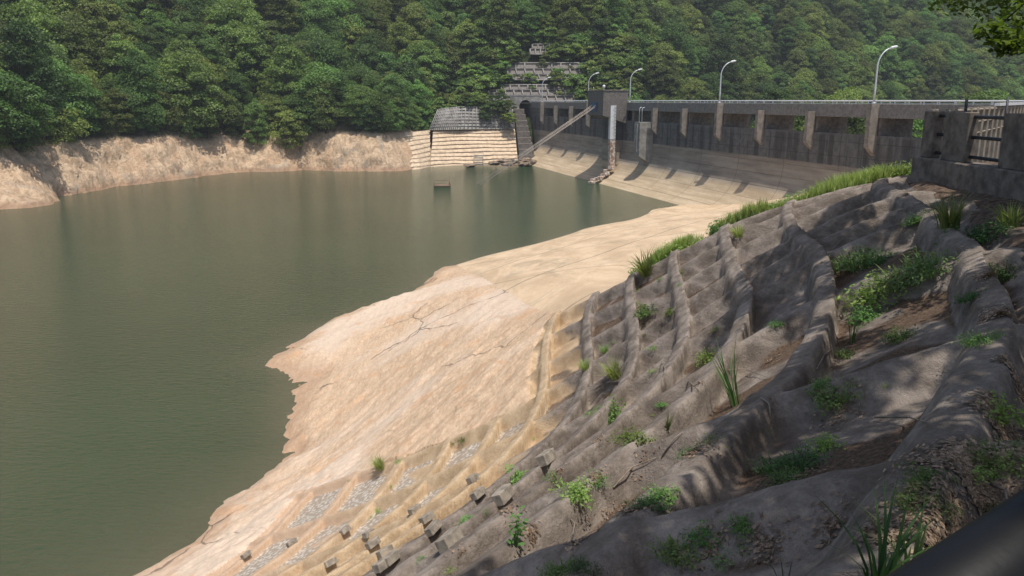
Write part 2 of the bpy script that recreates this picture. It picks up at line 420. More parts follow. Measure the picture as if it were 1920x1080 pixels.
def qz(q): return float(np.interp(q, [-3, .3, 7, 10.7, 18.8, 21, 26], [12.4, 12.1, 7.3, 5, 1.2, 0, -2.5]))
for X, Y in ((2,0),(0,0),(-3,-3),(-4,3),(-8,0),(-8,8),(-13,5),(-6,12),(-17,10),(-14,-3),(-20,2),(1.2,2.2)):
    ctl.append((X, Y, qz(-.85*X+.53*Y)))
ctl += [(-16,22,-1.6),(-16,33,-1.8),(-19,44,-1.9),(-12,60,-1.9),(-9,75,-1.9),(5,92,-1.8),(13,108,-1.8),(-15,50,-1.5),(-24,30,-4)]
# shoulder at the wall, berm behind the ridge, plateau
ctl += [(9,18,12.25),(9,14,12.27),(9,9,12.3),(9,4,12.35),(6,0,12.35),(5,4,12.55),(7.4,8.5,12.5),(3.6,2,12.45),(6.2,6.2,12.55),(4.2,4.6,12.35),(8,12,12.45),(14,20,12.4),(14,10,12.4),(20,5,12.4),(0,-6,12.4),(-8,-8,8),(11.5,23.5,11.75),(9,24.5,11.0),(11,20.5,12.1),
        (6.8,25.6,9.9),(4.4,27.2,8.1),(20,29,12.2),(28,40,12.2),(39,55,12.2),(48,67,12.2),(40,30,12.4),(60,50,12.4),(13.2,25,11.9),(14,31,9.6),(18,38,8.2),(24,46,8.0),(29,56,8.0),(34,68,7.6)]
def apz(X, Y): return .2374*((X+4.9)*.838-(Y-68.4)*.544)
for X, Y in ((1.7,28.5),(3.2,33),(1,40),(5,38),(10,50),(5,50),(0,55),(3,65),(10,65),(15,60),(18,75),(10,80)):
    ctl.append((X, Y, apz(X, Y)))
ctl += [(28.3,94.3,2.0),(22.5,103,.4),(28,80,4.2),(24,66,5.2),(11,38,6.2),(15,42,7.2),(24,60,6.6),(33,78,6.5),(12,31,8.6),(8,30,7.9)]
H0 = RBF([c[:2] for c in ctl], [c[2] for c in ctl], np.array([wts.get(i, .4) for i in range(len(ctl))]))
res_ = H0(np.array([c[0] for c in ctl]), np.array([c[1] for c in ctl]))-np.array([c[2] for c in ctl]); print('RES', np.abs(res_).max(), res_.std())
# index field of the down-slope ribs
rb = []
def rpx(x, y, z, i): p = at_z(x, y, z); rb.append((p[0], p[1], i))
for i, L in {0: [(1365,505,10.2),(1275,582,9.3),(1197,642,8.4),(1113,695,7.5),(1024,757,6.6),(925,818,5.7),(846,849,4.8),(740,886,3.9),(664,904,3.0),(571,927,2.1)],
             -1: [(1473,475,11.1),(1390,542,10.2),(1297,617,9.3),(1202,687,8.4),(1113,738,7.5),(810,896,4.8),(704,932,3.9),(627,957,3.0),(537,985,2.1)],
             -2: [(1600,394,12),(1518,511,11.1),(1420,587,10.2),(1307,662,9.3),(1210,715,8.4)],
             -3: [(1654,420,12),(1572,560,11.1),(1431,625,10.2)], -4: [(1745,457,12)],
             1: [(1356,480,10.2),(1262,560,9.3),(1187,607,8.4),(1105,645,7.5),(1016,690,6.6)],
             2: [(1443,440,11.1),(1257,530,9.3),(1180,570,8.4),(1110,600,7.5)],
             3: [(1370,437,10.2),(1262,494,9.3),(1187,534,8.4),(1130,562,7.5),(1050,600,6.6)]}.items():
    for q in L: rpx(*q, i)
for X, Y in ((3,5),(1,2),(-2,8),(-5,12),(0,12),(-8,18),(-4,3),(-9,8),(6,10.5)):
    rb.append((X, Y, ((X+3)*.45+(Y-13.6)*.89)/2.15 - 2.2))
RI = RBF([c[:2] for c in rb], [c[2] for c in rb], 25.0)
res_ = RI(np.array([c[0] for c in rb]), np.array([c[1] for c in rb]))-np.array([c[2] for c in rb]); print('RES', np.abs(res_).max(), res_.std())

def axis(a, b, f0, f1, fine, growth, mx):
    v = list(np.arange(f0, f1, fine)); st = fine; x = v[-1]
    while x < b: st = min(st*growth, mx); x += st; v.append(x)
    st = fine; x = v[0]; pre = []
    while x > a: st = min(st*growth, mx); x -= st; pre.append(x)
    return np.array(pre[::-1]+v)
AX = axis(-45, 70, -8.5, 8.5, .05, 1.035, 1.0); AY = axis(-14, 118, 2.5, 28.5, .05, 1.035, .9)
GX, GY = np.meshgrid(AX, AY)
# field evaluated on a coarser grid, then bilinear (fields are smooth)
def field(f):
    cx = np.arange(-46, 74, .6); cy = np.arange(-15, 122, .6)
    C = f(*np.meshgrid(cx, cy))
    ix = np.clip((GX-cx[0])/.6, 0, len(cx)-2.001); iy = np.clip((GY-cy[0])/.6, 0, len(cy)-2.001)
    i = ix.astype(int); j = iy.astype(int); fx = ix-i; fy = iy-j
    return (C[j, i]*(1-fx)+C[j, i+1]*fx)*(1-fy) + (C[j+1, i]*(1-fx)+C[j+1, i+1]*fx)*fy
Z0 = field(H0); A0 = field(RI)
LV = sorted(BR)
gy_, gx_ = np.gradient(Z0, AY, AX); GZ = np.clip(np.hypot(gx_, gy_), .25, 1.2)
gy_, gx_ = np.gradient(A0, AY, AX); GA = np.clip(np.hypot(gx_, gy_), .25, 1.2)
def rib_height(X, Y, Z, A):
    """mounded grid of sprayed concrete: returns height, cell mask"""
    wob = fbm(X*.7, Y*.7, 3, 5)*.11
    zz = Z + fbm(X*.35, Y*.35, 2, 9)*.07
    lv = np.array(LV); k = np.clip(np.searchsorted(lv, zz), 1, len(lv)-1)
    dn = np.minimum(np.abs(zz-lv[k-1]), np.abs(zz-lv[k]))
    dB = dn/GZ
    a = A + wob*.25
    dA = np.abs(a-np.round(a))/GA
    soft = sstep(-2.5, -5.5, A)
    wA = .34 + .10*vnoise(X*.7, Y*.7, 3); wB = .30 + .10*vnoise(X*.6, Y*.6, 4)
    ea = fbm(X*3.1, Y*3.1, 3, 6)*.05
    hA = 1-sstep(.05+ea*.6, .22+ea+.30*soft, dA); hB = 1-sstep(.11+ea*.6, .20+ea*.6+.22*soft, dB)
    r = np.maximum(hA*.86, hB*np.where(Z < 5.9, .8, 1.0)) + .05*hA*hB*(Z > 5.9)
    return r
def lat_mask(X, Y, Z, A):
    m = sstep(1.55, 1.9, Z)*(1-sstep(12.08, 12.26, Z))*(1-sstep(3.1, 3.35, A))
    lim = np.where(A > .12, 6.25, 1.7); m = m*sstep(0, .25, Z-lim)
    m = m*sstep(-.28, -.14, -np.maximum(A-.0, 0)*(Z < 6.35)) if False else m
    return m*(Y > -9)
lm = lat_mask(GX, GY, Z0, A0)
rh = rib_height(GX, GY, Z0, A0)
dfade = 1-.42*sstep(6.6, 2.4, Z0)
ripple = fbm(GX*1.6, GY*1.6, 4, 21)*.04 + fbm(GX*5, GY*5, 3, 22)*.018
amp = 1-.12*sstep(-3, -6, A0)-.22*sstep(10.5, 11.5, Z0)
Zn = Z0 + lm*(rh*.52*dfade*amp - .27*dfade + ripple)
# rock relief
P1, P2 = .84, -.54
ru = GX*.62+GY*.78; rv = GX*.78-GY*.62
rock_m = (1-lm)*(1-sstep(7.0, 8.5, Z0))
# which side of the fold line (855,497)-(1040,600)
fa, fb = np.array([-4.9, 68.4]), np.array([1.6, 29.0])
fold = (GX-fa[0])*(fb[1]-fa[1])/np.hypot(*(fb-fa)) - (GY-fa[1])*(fb[0]-fa[0])/np.hypot(*(fb-fa))
# fold < 0 : apron side (larger X)
is_apron = (fold < 0) & (Z0 < 9.5) & ((A0 > 2.9) | (GY > 31)) 
rk = rock_m*np.where(fold > 0, 1, 0)
rel = fbm(ru*.12, rv*.45, 5, 31)*.30 + fbm(ru*.7, rv*2.4, 4, 33)*.10 + fbm(GX*3, GY*3, 3, 34)*.04
edge = sstep(0, 1.2, fold)
Zn = Zn + rk*edge*rel*sstep(-1.5, .8, Z0+.6) + fbm(GX*.5, GY*.5, 4, 40)*.05*(1-lm)
# ragged waterline on the rock
Zn = Zn + rk*edge*np.exp(-((Z0-.15)/.5)**2)*(fbm(GX*.5, GY*.5, 5, 45)*.24)
# berm and shoulder humps
bm_ = sstep(7.5, 9, Z0)*(1-lm)
Zn = Zn + bm_*fbm(GX*1.1, GY*1.1, 4, 50)*.12
flat = is_apron*sstep(0, -1.0, fold)*(1-lm)*sstep(8.0, 7.0, Z0); Zn = Zn*(1-flat)+(Z0+fbm(GX*.3, GY*.3, 3, 40)*.03)*flat
ter = np.stack([GX, GY, Zn], -1).reshape(-1, 3)
quads = grid_quads(*GX.shape)
def qavg(a): a = a.ravel(); return a[quads].mean(1)
qz0 = qavg(Z0); qa = qavg(A0); qlm = qavg(lm); qf = qavg(fold); qx = qavg(GX); qy = qavg(GY); qap = qavg(is_apron.astype(float)) > .5
lat = qlm > .30
top = (~lat) & (qz0 > 11.0) & (qa < 3.0) | ((~lat) & (qx > 9.0) & (qz0 > 11.5))
berm = (~lat) & (~top) & (qz0 > 7.6) & (qf < 2) & (qa >= 2.6)
apr = (~lat) & (~top) & (~berm) & qap
rockq = (~lat) & (~top) & (~berm) & (~apr)
cellv = (1-np.clip(rh*1.6, 0, 1))*lm
def sub(name, mask, m, **kw):
    q = quads[mask]; u, inv = np.unique(q, return_inverse=True)
    return np_mesh(name, ter[u], inv.reshape(q.shape), m, smooth=True, attrs={'cell': cellv.ravel()[u]})
tag(sub('lattice_slope', lat, M['lattice']), 'sprayed concrete slope with a mounded grid of ribs, grey above and tan towards the water', 'retaining slope')
tag(sub('soil_bank', top, M['soil']), kind='structure')
tag(sub('berm', berm, M['berm']), kind='structure')
tag(sub('apron', apr, M['apron']), kind='structure')
tag(sub('rock_slope', rockq, M['rock']), kind='structure')

def Hn(x, y):
    """final near-ground height by bilinear lookup"""
    x = np.asarray(x, float); y = np.asarray(y, float)
    i = np.clip(np.searchsorted(AX, x)-1, 0, len(AX)-2); j = np.clip(np.searchsorted(AY, y)-1, 0, len(AY)-2)
    fx = np.clip((x-AX[i])/(AX[i+1]-AX[i]), 0, 1); fy = np.clip((y-AY[j])/(AY[j+1]-AY[j]), 0, 1)
    return (Zn[j, i]*(1-fx)+Zn[j, i+1]*fx)*(1-fy) + (Zn[j+1, i]*(1-fx)+Zn[j+1, i+1]*fx)*fy
def hit(px, py, smax=110):
    d = ray(px, py); s = np.concatenate([np.arange(1.5, 30, .03), np.arange(30, smax, .1)])
    z = EYE+d[2]*s; h = Hn(d[0]*s, d[1]*s); k = np.argmax(z <= h)
    if z[k] > h[k]: k = len(s)-1
    return Vector((d[0]*s[k], d[1]*s[k], h[k])), s[k]
def gnormal(p, e=.25):
    dx = (Hn(p[0]+e, p[1])-Hn(p[0]-e, p[1]))/(2*e); dy = (Hn(p[0], p[1]+e)-Hn(p[0], p[1]-e))/(2*e)
    return Vector((-dx, -dy, 1)).normalized()

# ================================================================== WATER (turbid near the shores)
wx = np.arange(-170, 60, 1.0); wy = np.concatenate([np.arange(-12, 60, .8), np.arange(60, 235, 1.5)])
WX, WY = np.meshgrid(wx, wy)
far_px = [(-260,402),(-120,396),(0,392),(60,389),(100,383),(128,368),(200,352),(300,340),(380,330),(420,325),(470,322),(505,323),(550,321),(562,319),(650,321),(750,321),(775,317)]
FS = [at_z(x, y, 0)[:2] for x, y in far_px] + [np.array(q) for q in ((-15,186),(-7,190),(1,192),(9,195),(25,203),(60,222),(120,250),(200,285),(320,320))]
FS = [np.array((-150., 88.)), np.array((-110., 97.))] + FS
FS = np.array(FS)
def pl_dist(X, Y, PL):
    best = np.full(X.shape, 1e9); sgn = np.zeros(X.shape)
    for a, b in zip(PL[:-1], PL[1:]):
        d = b-a; L = np.hypot(*d); t = np.clip(((X-a[0])*d[0]+(Y-a[1])*d[1])/L**2, 0, 1)
        ex = X-a[0]-t*d[0]; ey = Y-a[1]-t*d[1]; q = np.hypot(ex, ey)
        s_ = np.sign(d[0]*(Y-a[1])-d[1]*(X-a[0]))
        k = q < best; best = np.where(k, q, best); sgn = np.where(k, s_, sgn)
    return best, sgn
dfar, sfar = pl_dist(WX, WY, FS)
dnear, _ = pl_dist(WX, WY, np.array([(-9.5, 2), (-10.5, 12)]+[tuple(q) for q in SH]))
dn = dnear*(1+.5*fbm(WX*.12, WY*.12, 3, 60)); dfn = dfar*(1+.6*fbm(WX*.06, WY*.06, 3, 61))
wn = np.where(WY < 30, 2.2 + 3.5*sstep(24, 12, WY), 1.4)
shal = np.maximum(np.exp(-dn/wn)*np.where(WY < 50, .75, .35), .45*np.exp(-dfn/6.0)*sstep(20, -30, WX))
np_mesh('water', np.stack([WX, WY, WX*0], -1).reshape(-1, 3), grid_quads(*WX.shape), M['water'], smooth=True, attrs={'shallow': shal.ravel()})['kind'] = 'structure'

# ================================================================== FAR BANK AND HILLS
def far_height(X, Y):
    d, s = pl_dist(X, Y, FS); d = d*s
    wb = 5.0 + 12*sstep(117, 104, Y) + 1.6*fbm(X*.06, Y*.06, 2, 70)
    sl = .74 + .10*sstep(40, 120, X)
    lo = np.clip(d, -60, None)
    z = np.where(lo < 0, lo*.6, np.where(lo < wb, 7.3*(lo/wb)**.85, 7.3+(lo-wb)*sl))
    z = z + sstep(6, 20, d)*fbm(X*.028, Y*.028, 4, 71)*11
    bench = 12.3 + .83*np.clip(Y-197.5, 0, 60)
    mk = sstep(-14, -9, X)*sstep(34, 26, X)*sstep(191.5, 196, Y)
    z = np.where(mk > 0, z*(1-mk)+mk*bench, z)
    # valley below the dam
    v = sstep(12, 20, X)*sstep(5, -5, d)
    return z - v*6
hx = np.concatenate([np.arange(-190, 60, 2.0), np.arange(60, 420, 5.0)]); hy = np.arange(84, 410, 2.4)
HX, HY = np.meshgrid(hx, hy); HZ = far_height(HX, HY)
hd, hs = pl_dist(HX, HY, FS); hd = hd*hs
keepv = HZ - 2.6*sstep(24, 16, hd)*sstep(-1, 1, hd)
hq = grid_quads(*HX.shape)
np_mesh('hillside', np.stack([HX, HY, keepv], -1).reshape(-1, 3), hq, M['hill'], smooth=True)['kind'] = 'structure'
# eroded bare bank as a finer strip that follows the shore
seg = np.array([q for q in FS[:20]]); L = np.r_[0, np.cumsum(np.hypot(*np.diff(seg, axis=0).T))]
ts = np.arange(0, L[-1], .45); bx = np.interp(ts, L, seg[:, 0]); by = np.interp(ts, L, seg[:, 1])
ker = np.exp(-np.linspace(-2, 2, 13)**2); ker /= ker.sum()
pad = 6
def smooth(a): return np.convolve(np.pad(a, pad, mode='edge'), ker, 'valid')
bx, by = smooth(bx), smooth(by)
tx, ty = np.gradient(bx), np.gradient(by); tl = np.hypot(tx, ty); nx_, ny_ = -ty/tl, tx/tl
nx_, ny_ = [np.convolve(np.pad(a, 20, mode='edge'), np.ones(41)/41, 'valid') for a in (nx_, ny_)]
ds = np.concatenate([np.arange(-4, 0, .5), np.arange(0, 22, .42)])
T, D = np.meshgrid(ts, ds); BX = bx[None, :]+nx_[None, :]*D; BY = by[None, :]+ny_[None, :]*D
bz = far_height(BX, BY)
m_ = sstep(-3, 1, D)*sstep(20, 12, D)*(1-.8*sstep(L[-3]-6, L[-3]+2, T))
strata = fbm(T*.35+bz*.45, bz*1.1-T*.3, 5, 80)*1.0 + fbm(T*.10, D*.06, 3, 82)*1.8 + np.abs(fbm(T*.20, bz*.12, 3, 84))*(-1.6)+.4
strata += fbm(T*1.3+bz*1.4, bz*2.0-T*1.0, 4, 85)*.55
offy = m_*strata*.7
BZ = bz + m_*strata*.42
BX2 = BX - nx_[None, :]*offy; BY2 = BY - ny_[None, :]*offy
np_mesh('bare_bank', np.stack([BX2, BY2, BZ+.05], -1).reshape(-1, 3), grid_quads(*T.shape), M['farrock'], smooth=True)['kind'] = 'structure'

# ================================================================== THE DAM
DZ = R(15.07); DO = (35.0, 80.3)
DA = np.array((-math.sin(DZ), math.cos(DZ))); DI = np.array((math.cos(DZ), math.sin(DZ)))
def dw(o, t, z): q = np.array(DO)+DA*t-DI*o; return np.array((q[0], q[1], z))
dam = tag(empty('dam', (DO[0], DO[1], 0), DZ), 'long grey concrete dam with piers under its crest beam and a tan toe', 'dam')
prof = [(11.5, -4), (7.0, -2.0), (4.0, 0.0), (3.05, .55), (2.1, 1.1), (1.25, 1.7), (.6, 2.35), (.15, 3.0), (-.25, 3.7), (-.55, 4.5), (-.75, 5.3), (-.87, 6.2), (-.9, 7.2), (-.9, 10.6), (-1.15, 10.62), (-3.2, 10.4), (-5.5, 8.5), (-8.0, -4)]
T0, T1 = -34, 113
mb = MB(); n = len(prof); tt = np.arange(T0, T1+.1, 3.0)
vs = [(-o, t, z) for t in tt for o, z in prof]
fs = [(i*n+k, i*n+(k+1) % n, (i+1)*n+(k+1) % n, (i+1)*n+k) for i in range(len(tt)-1) for k in range(n)]
fs += [tuple(range(n)), tuple(range((len(tt)-1)*n+n-1, (len(tt)-1)*n-1, -1))]
mb.add(vs, fs); body = mb.build('dam_body', M['dam'], dam)
# wing wall at the far end, crest beams, deck, piers and nose fins
mb = MB(); mb.box((.9+3.0, 119, 6.1), (6.2, 12.1, 12.4)); mb.build('wing_wall', M['dam'], dam)
mb = MB(); mb.box((.9+.19, (T0+T1)/2+4, 12.98), (.38, T1-T0+20, 1.34), bev=.03); mb.build('crest_beam', M['beamc'], dam)
mb = MB(); mb.box((5.0, (T0+T1)/2+4, 12.95), (.38, T1-T0+20, 1.3), bev=.03); mb.build('crest_beam', M['conc_dark'], dam)
mb = MB(); mb.box((3.05, (T0+T1)/2+4, 12.62), (3.5, T1-T0+20, .5)); mb.build('deck', M['conc'], dam)
def fin_mb(w, top):
    m = MB(); zs = top
    pts = [(0, 0, 9.5), (0, 0, zs), (.90, 0, zs), (.90, 0, 8.65)]
    m.prism([(x, -w/2, z) for x, y, z in pts], (0, w, 0)); return m
fin_s = None; pier_s = None; fin_l = None
LAMPS = (0, 3, 6, 8, 11)
for i in range(-2, 12):
    if i in LAMPS:
        if fin_l is None: f = fin_l = fin_mb(.62, 13.68).build('nose_fin', M['fin'], dam)
        else: f = link(fin_l.copy(), dam)
    elif i != 7:
        if fin_s is None: f = fin_s = fin_mb(.55, 12.85).build('nose_fin', M['fin'], dam)
        else: f = link(fin_s.copy(), dam)
    f.location = (-.003, 10.0*i, 0)
    if pier_s is None:
        m = MB(); m.box((3.05, 0, 11.3), (3.9, .8, 2.2), bev=.04); p = pier_s = m.build('pier', M['conc'], dam)
    else: p = link(pier_s.copy(), dam)
    p.location = (0, 10.0*i, 0)
# gate wall between the piers near the left end (closed bays)
for i in (6, 7, 8, 9, 10):
    m = MB(); m.box((4.6, 10*i+5, 11.45), (.3, 9.1, 2.0)); m.build('bay_wall', M['conc_dark'], dam)
mb = MB(); ya, yb = -22.0, 124.0
mb.box((1.1, (ya+yb)/2, 13.93), (.16, yb-ya, .12), bev=.02)
mb.box((1.1, (ya+yb)/2, 13.72), (.07, yb-ya, .05))
for y in np.arange(ya+.5, yb, 2.0): mb.box((1.1, y, 13.78), (.09, .09, .28))
mb.build('guard_rail', M['white_paint'], dam)
mb = MB(); mb.box((5.0, (ya+yb)/2, 13.97), (.14, yb-ya, .10), bev=.02)
for y in np.arange(ya+.5, yb, 2.0): mb.box((5.0, y, 13.75), (.09, .09, .4))
mb.build('guard_rail', M['white_paint'], dam)
# intake tower
it = tag(empty('intake_tower', tuple(dw(0, 65.8, 0)), DZ), 'square grey concrete intake house jutting out from the middle of the dam crest', 'intake tower')
mb = MB(); x0, x1, y0, y1 = -3.45, 1.0, -3.6, 3.9
vs = [(x0, y0, 11.5), (x1, y0, 10.1), (x1, y1, 10.1), (x0, y1, 11.5), (x0, y0, 15.6), (x1, y0, 15.6), (x1, y1, 15.6), (x0, y1, 15.6)]
mb.add(vs, [(3, 2, 1, 0), (4, 5, 6, 7), (0, 1, 5, 4), (1, 2, 6, 5), (2, 3, 7, 6), (3, 0, 4, 7)]); mb.build('house', M['conc_dark'], it)
mb = MB(); mb.box((-1.2, .15, 15.66), (4.7, 7.7, .16), bev=.03); mb.build('roof', M['conc'], it)
mb = MB(); mb.box((-.1, 0.2, 5.2), (1.9, 4.6, 13.0), bev=.05); mb.build('pier', M['dam'], it)
mb = MB(); mb.box((-3.48, .8, 12.9), (.10, 2.6, 1.6)); mb.box((-3.50, -.9, 13.1), (.12, .4, 1.1)); mb.build('hatch', M['blue'], it)
mb = MB(); mb.tube([(-1.6, 1, 15.7), (-1.6, 1, 16.1)], .06); mb.tube([(-1.6, 1, 16.1), (-1.6, 1, 16.2), (-1.6, 1, 16.55), (-1.6, 1, 16.65)], [.12, .24, .24, .1], 10); mb.build('beacon', M['white_paint'], it)
mb = MB(); mb.box((-2.8, 3.0, 15.95), (.05, .05, .5)); mb.tube([(-2.8, 3, 15.7), (-2.8, 3, 16.3)], .03); mb.build('pipe_stub', M['steel'], it)
# water level staff on the pier corner, dirty below, spilling down the toe
st = tag(empty('water_gauge', tuple(dw(1.55, 62.6, 0)), DZ), 'tall white water level staff with black marks standing in front of the intake pier', 'water gauge')
mb = MB(); mb.box((0, 0, 10.3), (1.0, .85, 5.7)); mb.build('board', M['white_paint'], st)
k = NT('dirty_white'); p = k.pos(); nn = k.noise(p, 2.2, 6, .7)
M['dirty'] = k.fin(k.mix(k.rng(nn, .42, .6), (.33, .20, .14), (.66, .6, .53)), .8, nn, .5, .05)
mb = MB(); mb.box((0.02, 0, 4.9), (.95, .83, 4.9)); 
for q in range(14): mb.box((-.02-random.random()*.08, random.uniform(-.3, .3), 2.8+q*.33), (.3, random.uniform(.3, .9), .16))
mb.build('lower_board', M['dirty'], st)
mb = MB()
for q, z in enumerate(np.arange(7.4, 13.1, .25)):
    mb.box((.3 if q % 4 else .2, -.43, z), (.4 if q % 4 else .6, .02, .06))
mb.build('scale_marks', M['ink_and_shade'], st)
mb = MB()
pp = [(-.1, 2.9), (.3, 2.2), (.95, 1.4), (1.9, .75), (3.0, .2), (4.0, -.3)]
for (o, z), (o2, z2) in zip(pp[:-1], pp[1:]):
    for q in range(5):
        f_ = random.random(); mb.box((-(o+(o2-o)*f_)+random.uniform(-.1, .3)+.1, random.uniform(-.7, .5), z+(z2-z)*f_+.25+random.uniform(0, .2)), (random.uniform(.4, .9), random.uniform(.4, .9), random.uniform(.3, .6)), random.random(), .06)
mb.build('toe_encrustation', M['dirty'], st)
# gauge well: narrow concrete box hanging on the face with two posts
gw = tag(empty('gauge_well', tuple(dw(0, 52.2, 0)), DZ), 'narrow grey concrete well box hanging on the dam face with two thin posts on top', 'gauge well')
mb = MB(); x0, x1, y0, y1 = -1.45, .92, -1.0, 1.0
vs = [(x0, y0, 5.3), (x1, y0, 3.9), (x1, y1, 3.9), (x0, y1, 5.3), (x0, y0, 10.6), (x1, y0, 10.6), (x1, y1, 10.6), (x0, y1, 10.6)]
mb.add(vs, [(3, 2, 1, 0), (4, 5, 6, 7), (0, 1, 5, 4), (1, 2, 6, 5), (2, 3, 7, 6), (3, 0, 4, 7)]); mb.build('box', M['conc_light'], gw)
mb = MB(); mb.box((-1.55, .2, 8.1), (.2, 1.1, 4.4), bev=.03); mb.build('cable_duct', M['conc_light'], gw)
for y in (-.45, .6):
    mb = MB(); mb.tube([(-.9, y, 10.6), (-.9, y, 12.6), (-.8, y, 12.85), (-.5, y, 12.9)], .06, 6); mb.build('post', M['steel'], gw)
# sloping beams from the house down to the water
a0 = dw(3.45, 66.6, 12.9); a1 = at_z(895, 350, -.3)
ib = tag(empty('sloping_rails', tuple(a1)), 'pair of long sloping pale beams running from the intake house down into the water', 'inlet rails')
dd = Vector(a0-a1); sdv = dd.cross(Vector((0, 0, 1))).normalized()
for off, lift in ((-1.0, 0), (.95, .1)):
    mb = MB(); mb.tube([sdv*off+Vector((0, 0, lift)), dd+sdv*off+Vector((0, 0, lift))], .05, 6)
    mb.tube([sdv*(off+.30)+Vector((0, 0, lift+.3)), dd+sdv*(off+.30)+Vector((0, 0, lift+.3))], .035, 6)
    for q in np.linspace(.03, .97, 9): mb.tube([dd*q+sdv*off+Vector((0, 0, lift)), dd*q+sdv*(off+.30)+Vector((0, 0, lift+.3))], .025, 4)
    mb.build('beam', M['beam'], ib)
# raft
rp = at_z(829, 349, 0.0); rf = tag(empty('raft', tuple(rp), .15), 'small rectangular raft of rusty pipes floating on the water in front of the terraced wall', 'raft')
mb = MB()
for sy in (-.75, .75): mb.tube([(-1.35, sy, .1), (1.35, sy, .1)], .14, 8)
for sx in (-1.35, 0, 1.35): mb.tube([(sx, -.75, .12), (sx, .75, .12)], .10, 8)
mb.build('float_frame', M['rust'], rf)
mb = MB()
for sx, h in ((-1.3, .95), (1.3, 1.5)):
    for sy in (-.7, .7): mb.tube([(sx, sy, .1), (sx, sy, h if sy > 0 else .6)], .045, 6)
mb.tube([(-1.3, .7, .9), (1.3, .7, .9)], .045, 6); mb.tube([(-1.3, -.7, .55), (1.3, -.7, .55)], .04, 6); mb.tube([(-1.3, .7, .9), (-1.3, -.7, .55)], .04, 6); mb.tube([(1.3, .7, .9), (1.3, -.7, .55)], .04, 6)
mb.build('railing', M['rust'], rf)
# street lamps
def make_lamp():
    r = empty('street_lamp')
    m = MB(); pts = [(0, 0, 0), (0, 0, 1.2), (0, 0, 3.0), (0, 0, 3.6)]
    for q in np.linspace(0, 1, 9)[1:]:
        an = q*math.pi*.42; pts.append((1.55*(1-math.cos(an)) + .15*q, 0, 3.6+1.75*math.sin(an)*.98))
    rad = [.11, .10, .085, .08] + [.065]*8
    m.tube(pts, rad, 10); m.build('pole', M['steel'], r)
    e = Vector(pts[-1]); m = MB(); m.tube([(0, 0, -.02), (0, 0, .12)], .2, 8); m.build('base_plate', M['steel'], r)
    m = MB(); m.tube([e-Vector((.05, 0, .02)), e+Vector((.15, 0, .05)), e+Vector((.6, 0, .14)), e+Vector((.78, 0, .16))], [.07, .13, .12, .05], 8); m.build('lamp_head', M['white_paint'], r)
    return r
lampp = make_lamp()
LL = {0: 'tallest looking street lamp, on the dam crest nearest to the near abutment', 3: 'street lamp on the dam crest between the nearest lamp and the gauge well', 6: 'street lamp on the dam crest just right of the intake house',
      8: 'street lamp on the dam crest just left of the intake house', 11: 'smallest looking street lamp, at the far end of the crest before the lattice hillside'}
for q, i in enumerate(LAMPS):
    o = lampp if q == 0 else copy_tree(lampp)
    o.location = tuple(dw(-.45, 10.0*i, 13.68)); o.rotation_euler = (0, 0, DZ)
    tag(o, LL[i], 'street lamp', 'street lamps along the dam crest')

# ================================================================== FAR LEFT ABUTMENT: terraced walls, steps, slope lattices, portal
def patch(cols, zb, ztops):  # columns: list of (bottom point, top point)
    pass
M['crib'] = None
k = NT('crib_wall'); p = k.pos(); z = k.sep(p)[2]; f = k.noise(p, 1.5, 8, .7); g_ = k.noise(p, .3, 4)
tn = k.mix(k.rng(f, .35, .65), (.50, .38, .26), (.72, .57, .41)); gy = k.mix(k.rng(f, .35, .65), (.17, .15, .13), (.30, .27, .24))
c = k.mix(k.rng(k.math('ADD', z, k.math('MULTIPLY', k.math('SUBTRACT', g_, .5), .3)), 7.35, 7.55), tn, gy); M['crib'] = k.fin(c, .9, f, .5, .1, .2)
def terraced(name, cols, zb, zt, rows, label, out, ribs=0, parent=None, m=None):
    """wall of set-back courses between plan columns; each column = (px, s_bottom, s_top)"""
    us = np.linspace(0, len(cols)-1, 90); V = []; nn = 0
    prow = []
    for r in range(rows):
        for e in (0, .42, .5, 1.0):
            prow.append((r+e, out*(0 if e == 0 else .05 if e == .42 else 1.0 if e == .5 else .9)))
    for (rr, off) in prow:
        f_ = rr/rows
        for u in us:
            i = min(int(u), len(cols)-2); q = u-i
            pb = (1-q)*np.array(cols[i][0])+q*np.array(cols[i+1][0]); pt = (1-q)*np.array(cols[i][1])+q*np.array(cols[i+1][1])
            b = pb*(1-f_)+pt*f_
            dirv = np.array((0, -1, 0)); wv = .10*math.sin(u*2.1+rr*.7)+.12*float(vnoise(u*3, rr*.9, 90))
            b = b + dirv*(-off*1.0) + np.array((0, 0, 1))*wv*.8 + dirv*wv
            V.append(b)
    Q = grid_quads(len(prow), len(us))
    return np_mesh(name, V, Q, m or M['crib'], parent, smooth=False)
def colp(pxb, sb, zb, pxt, st_, zt):
    db = ray(pxb, 300); dt = ray(pxt, 240)
    return (np.array((db[0]*sb, db[1]*sb, zb)), np.array((dt[0]*st_, dt[1]*st_, zt)))
tw = tag(empty('terraced_wall', (-10, 182, 0)), 'tan terraced crib retaining wall of horizontal ledges between the bare rock and the dam steps', 'retaining wall')
wv = tw.matrix_world
cA = [colp(806, 172, -.4, 812, 179, 7.6), colp(850, 176.5, -.4, 860, 183, 7.6), colp(905, 177.5, -.4, 905, 183.5, 7.6), colp(935, 179, -.4, 935, 185, 7.6), colp(972, 181, -.4, 965, 187, 7.6)]
reparent(terraced('tan_courses', cA, 0, 0, 10, '', .30), tw)
cB = [colp(774, 165.5, -.4, 740, 169, 7.0), colp(788, 167, -.4, 770, 172.5, 7.3), colp(806, 172, -.4, 806, 179, 7.6)]
reparent(terraced('side_courses', cB, 0, 0, 9, '', .32), tw)
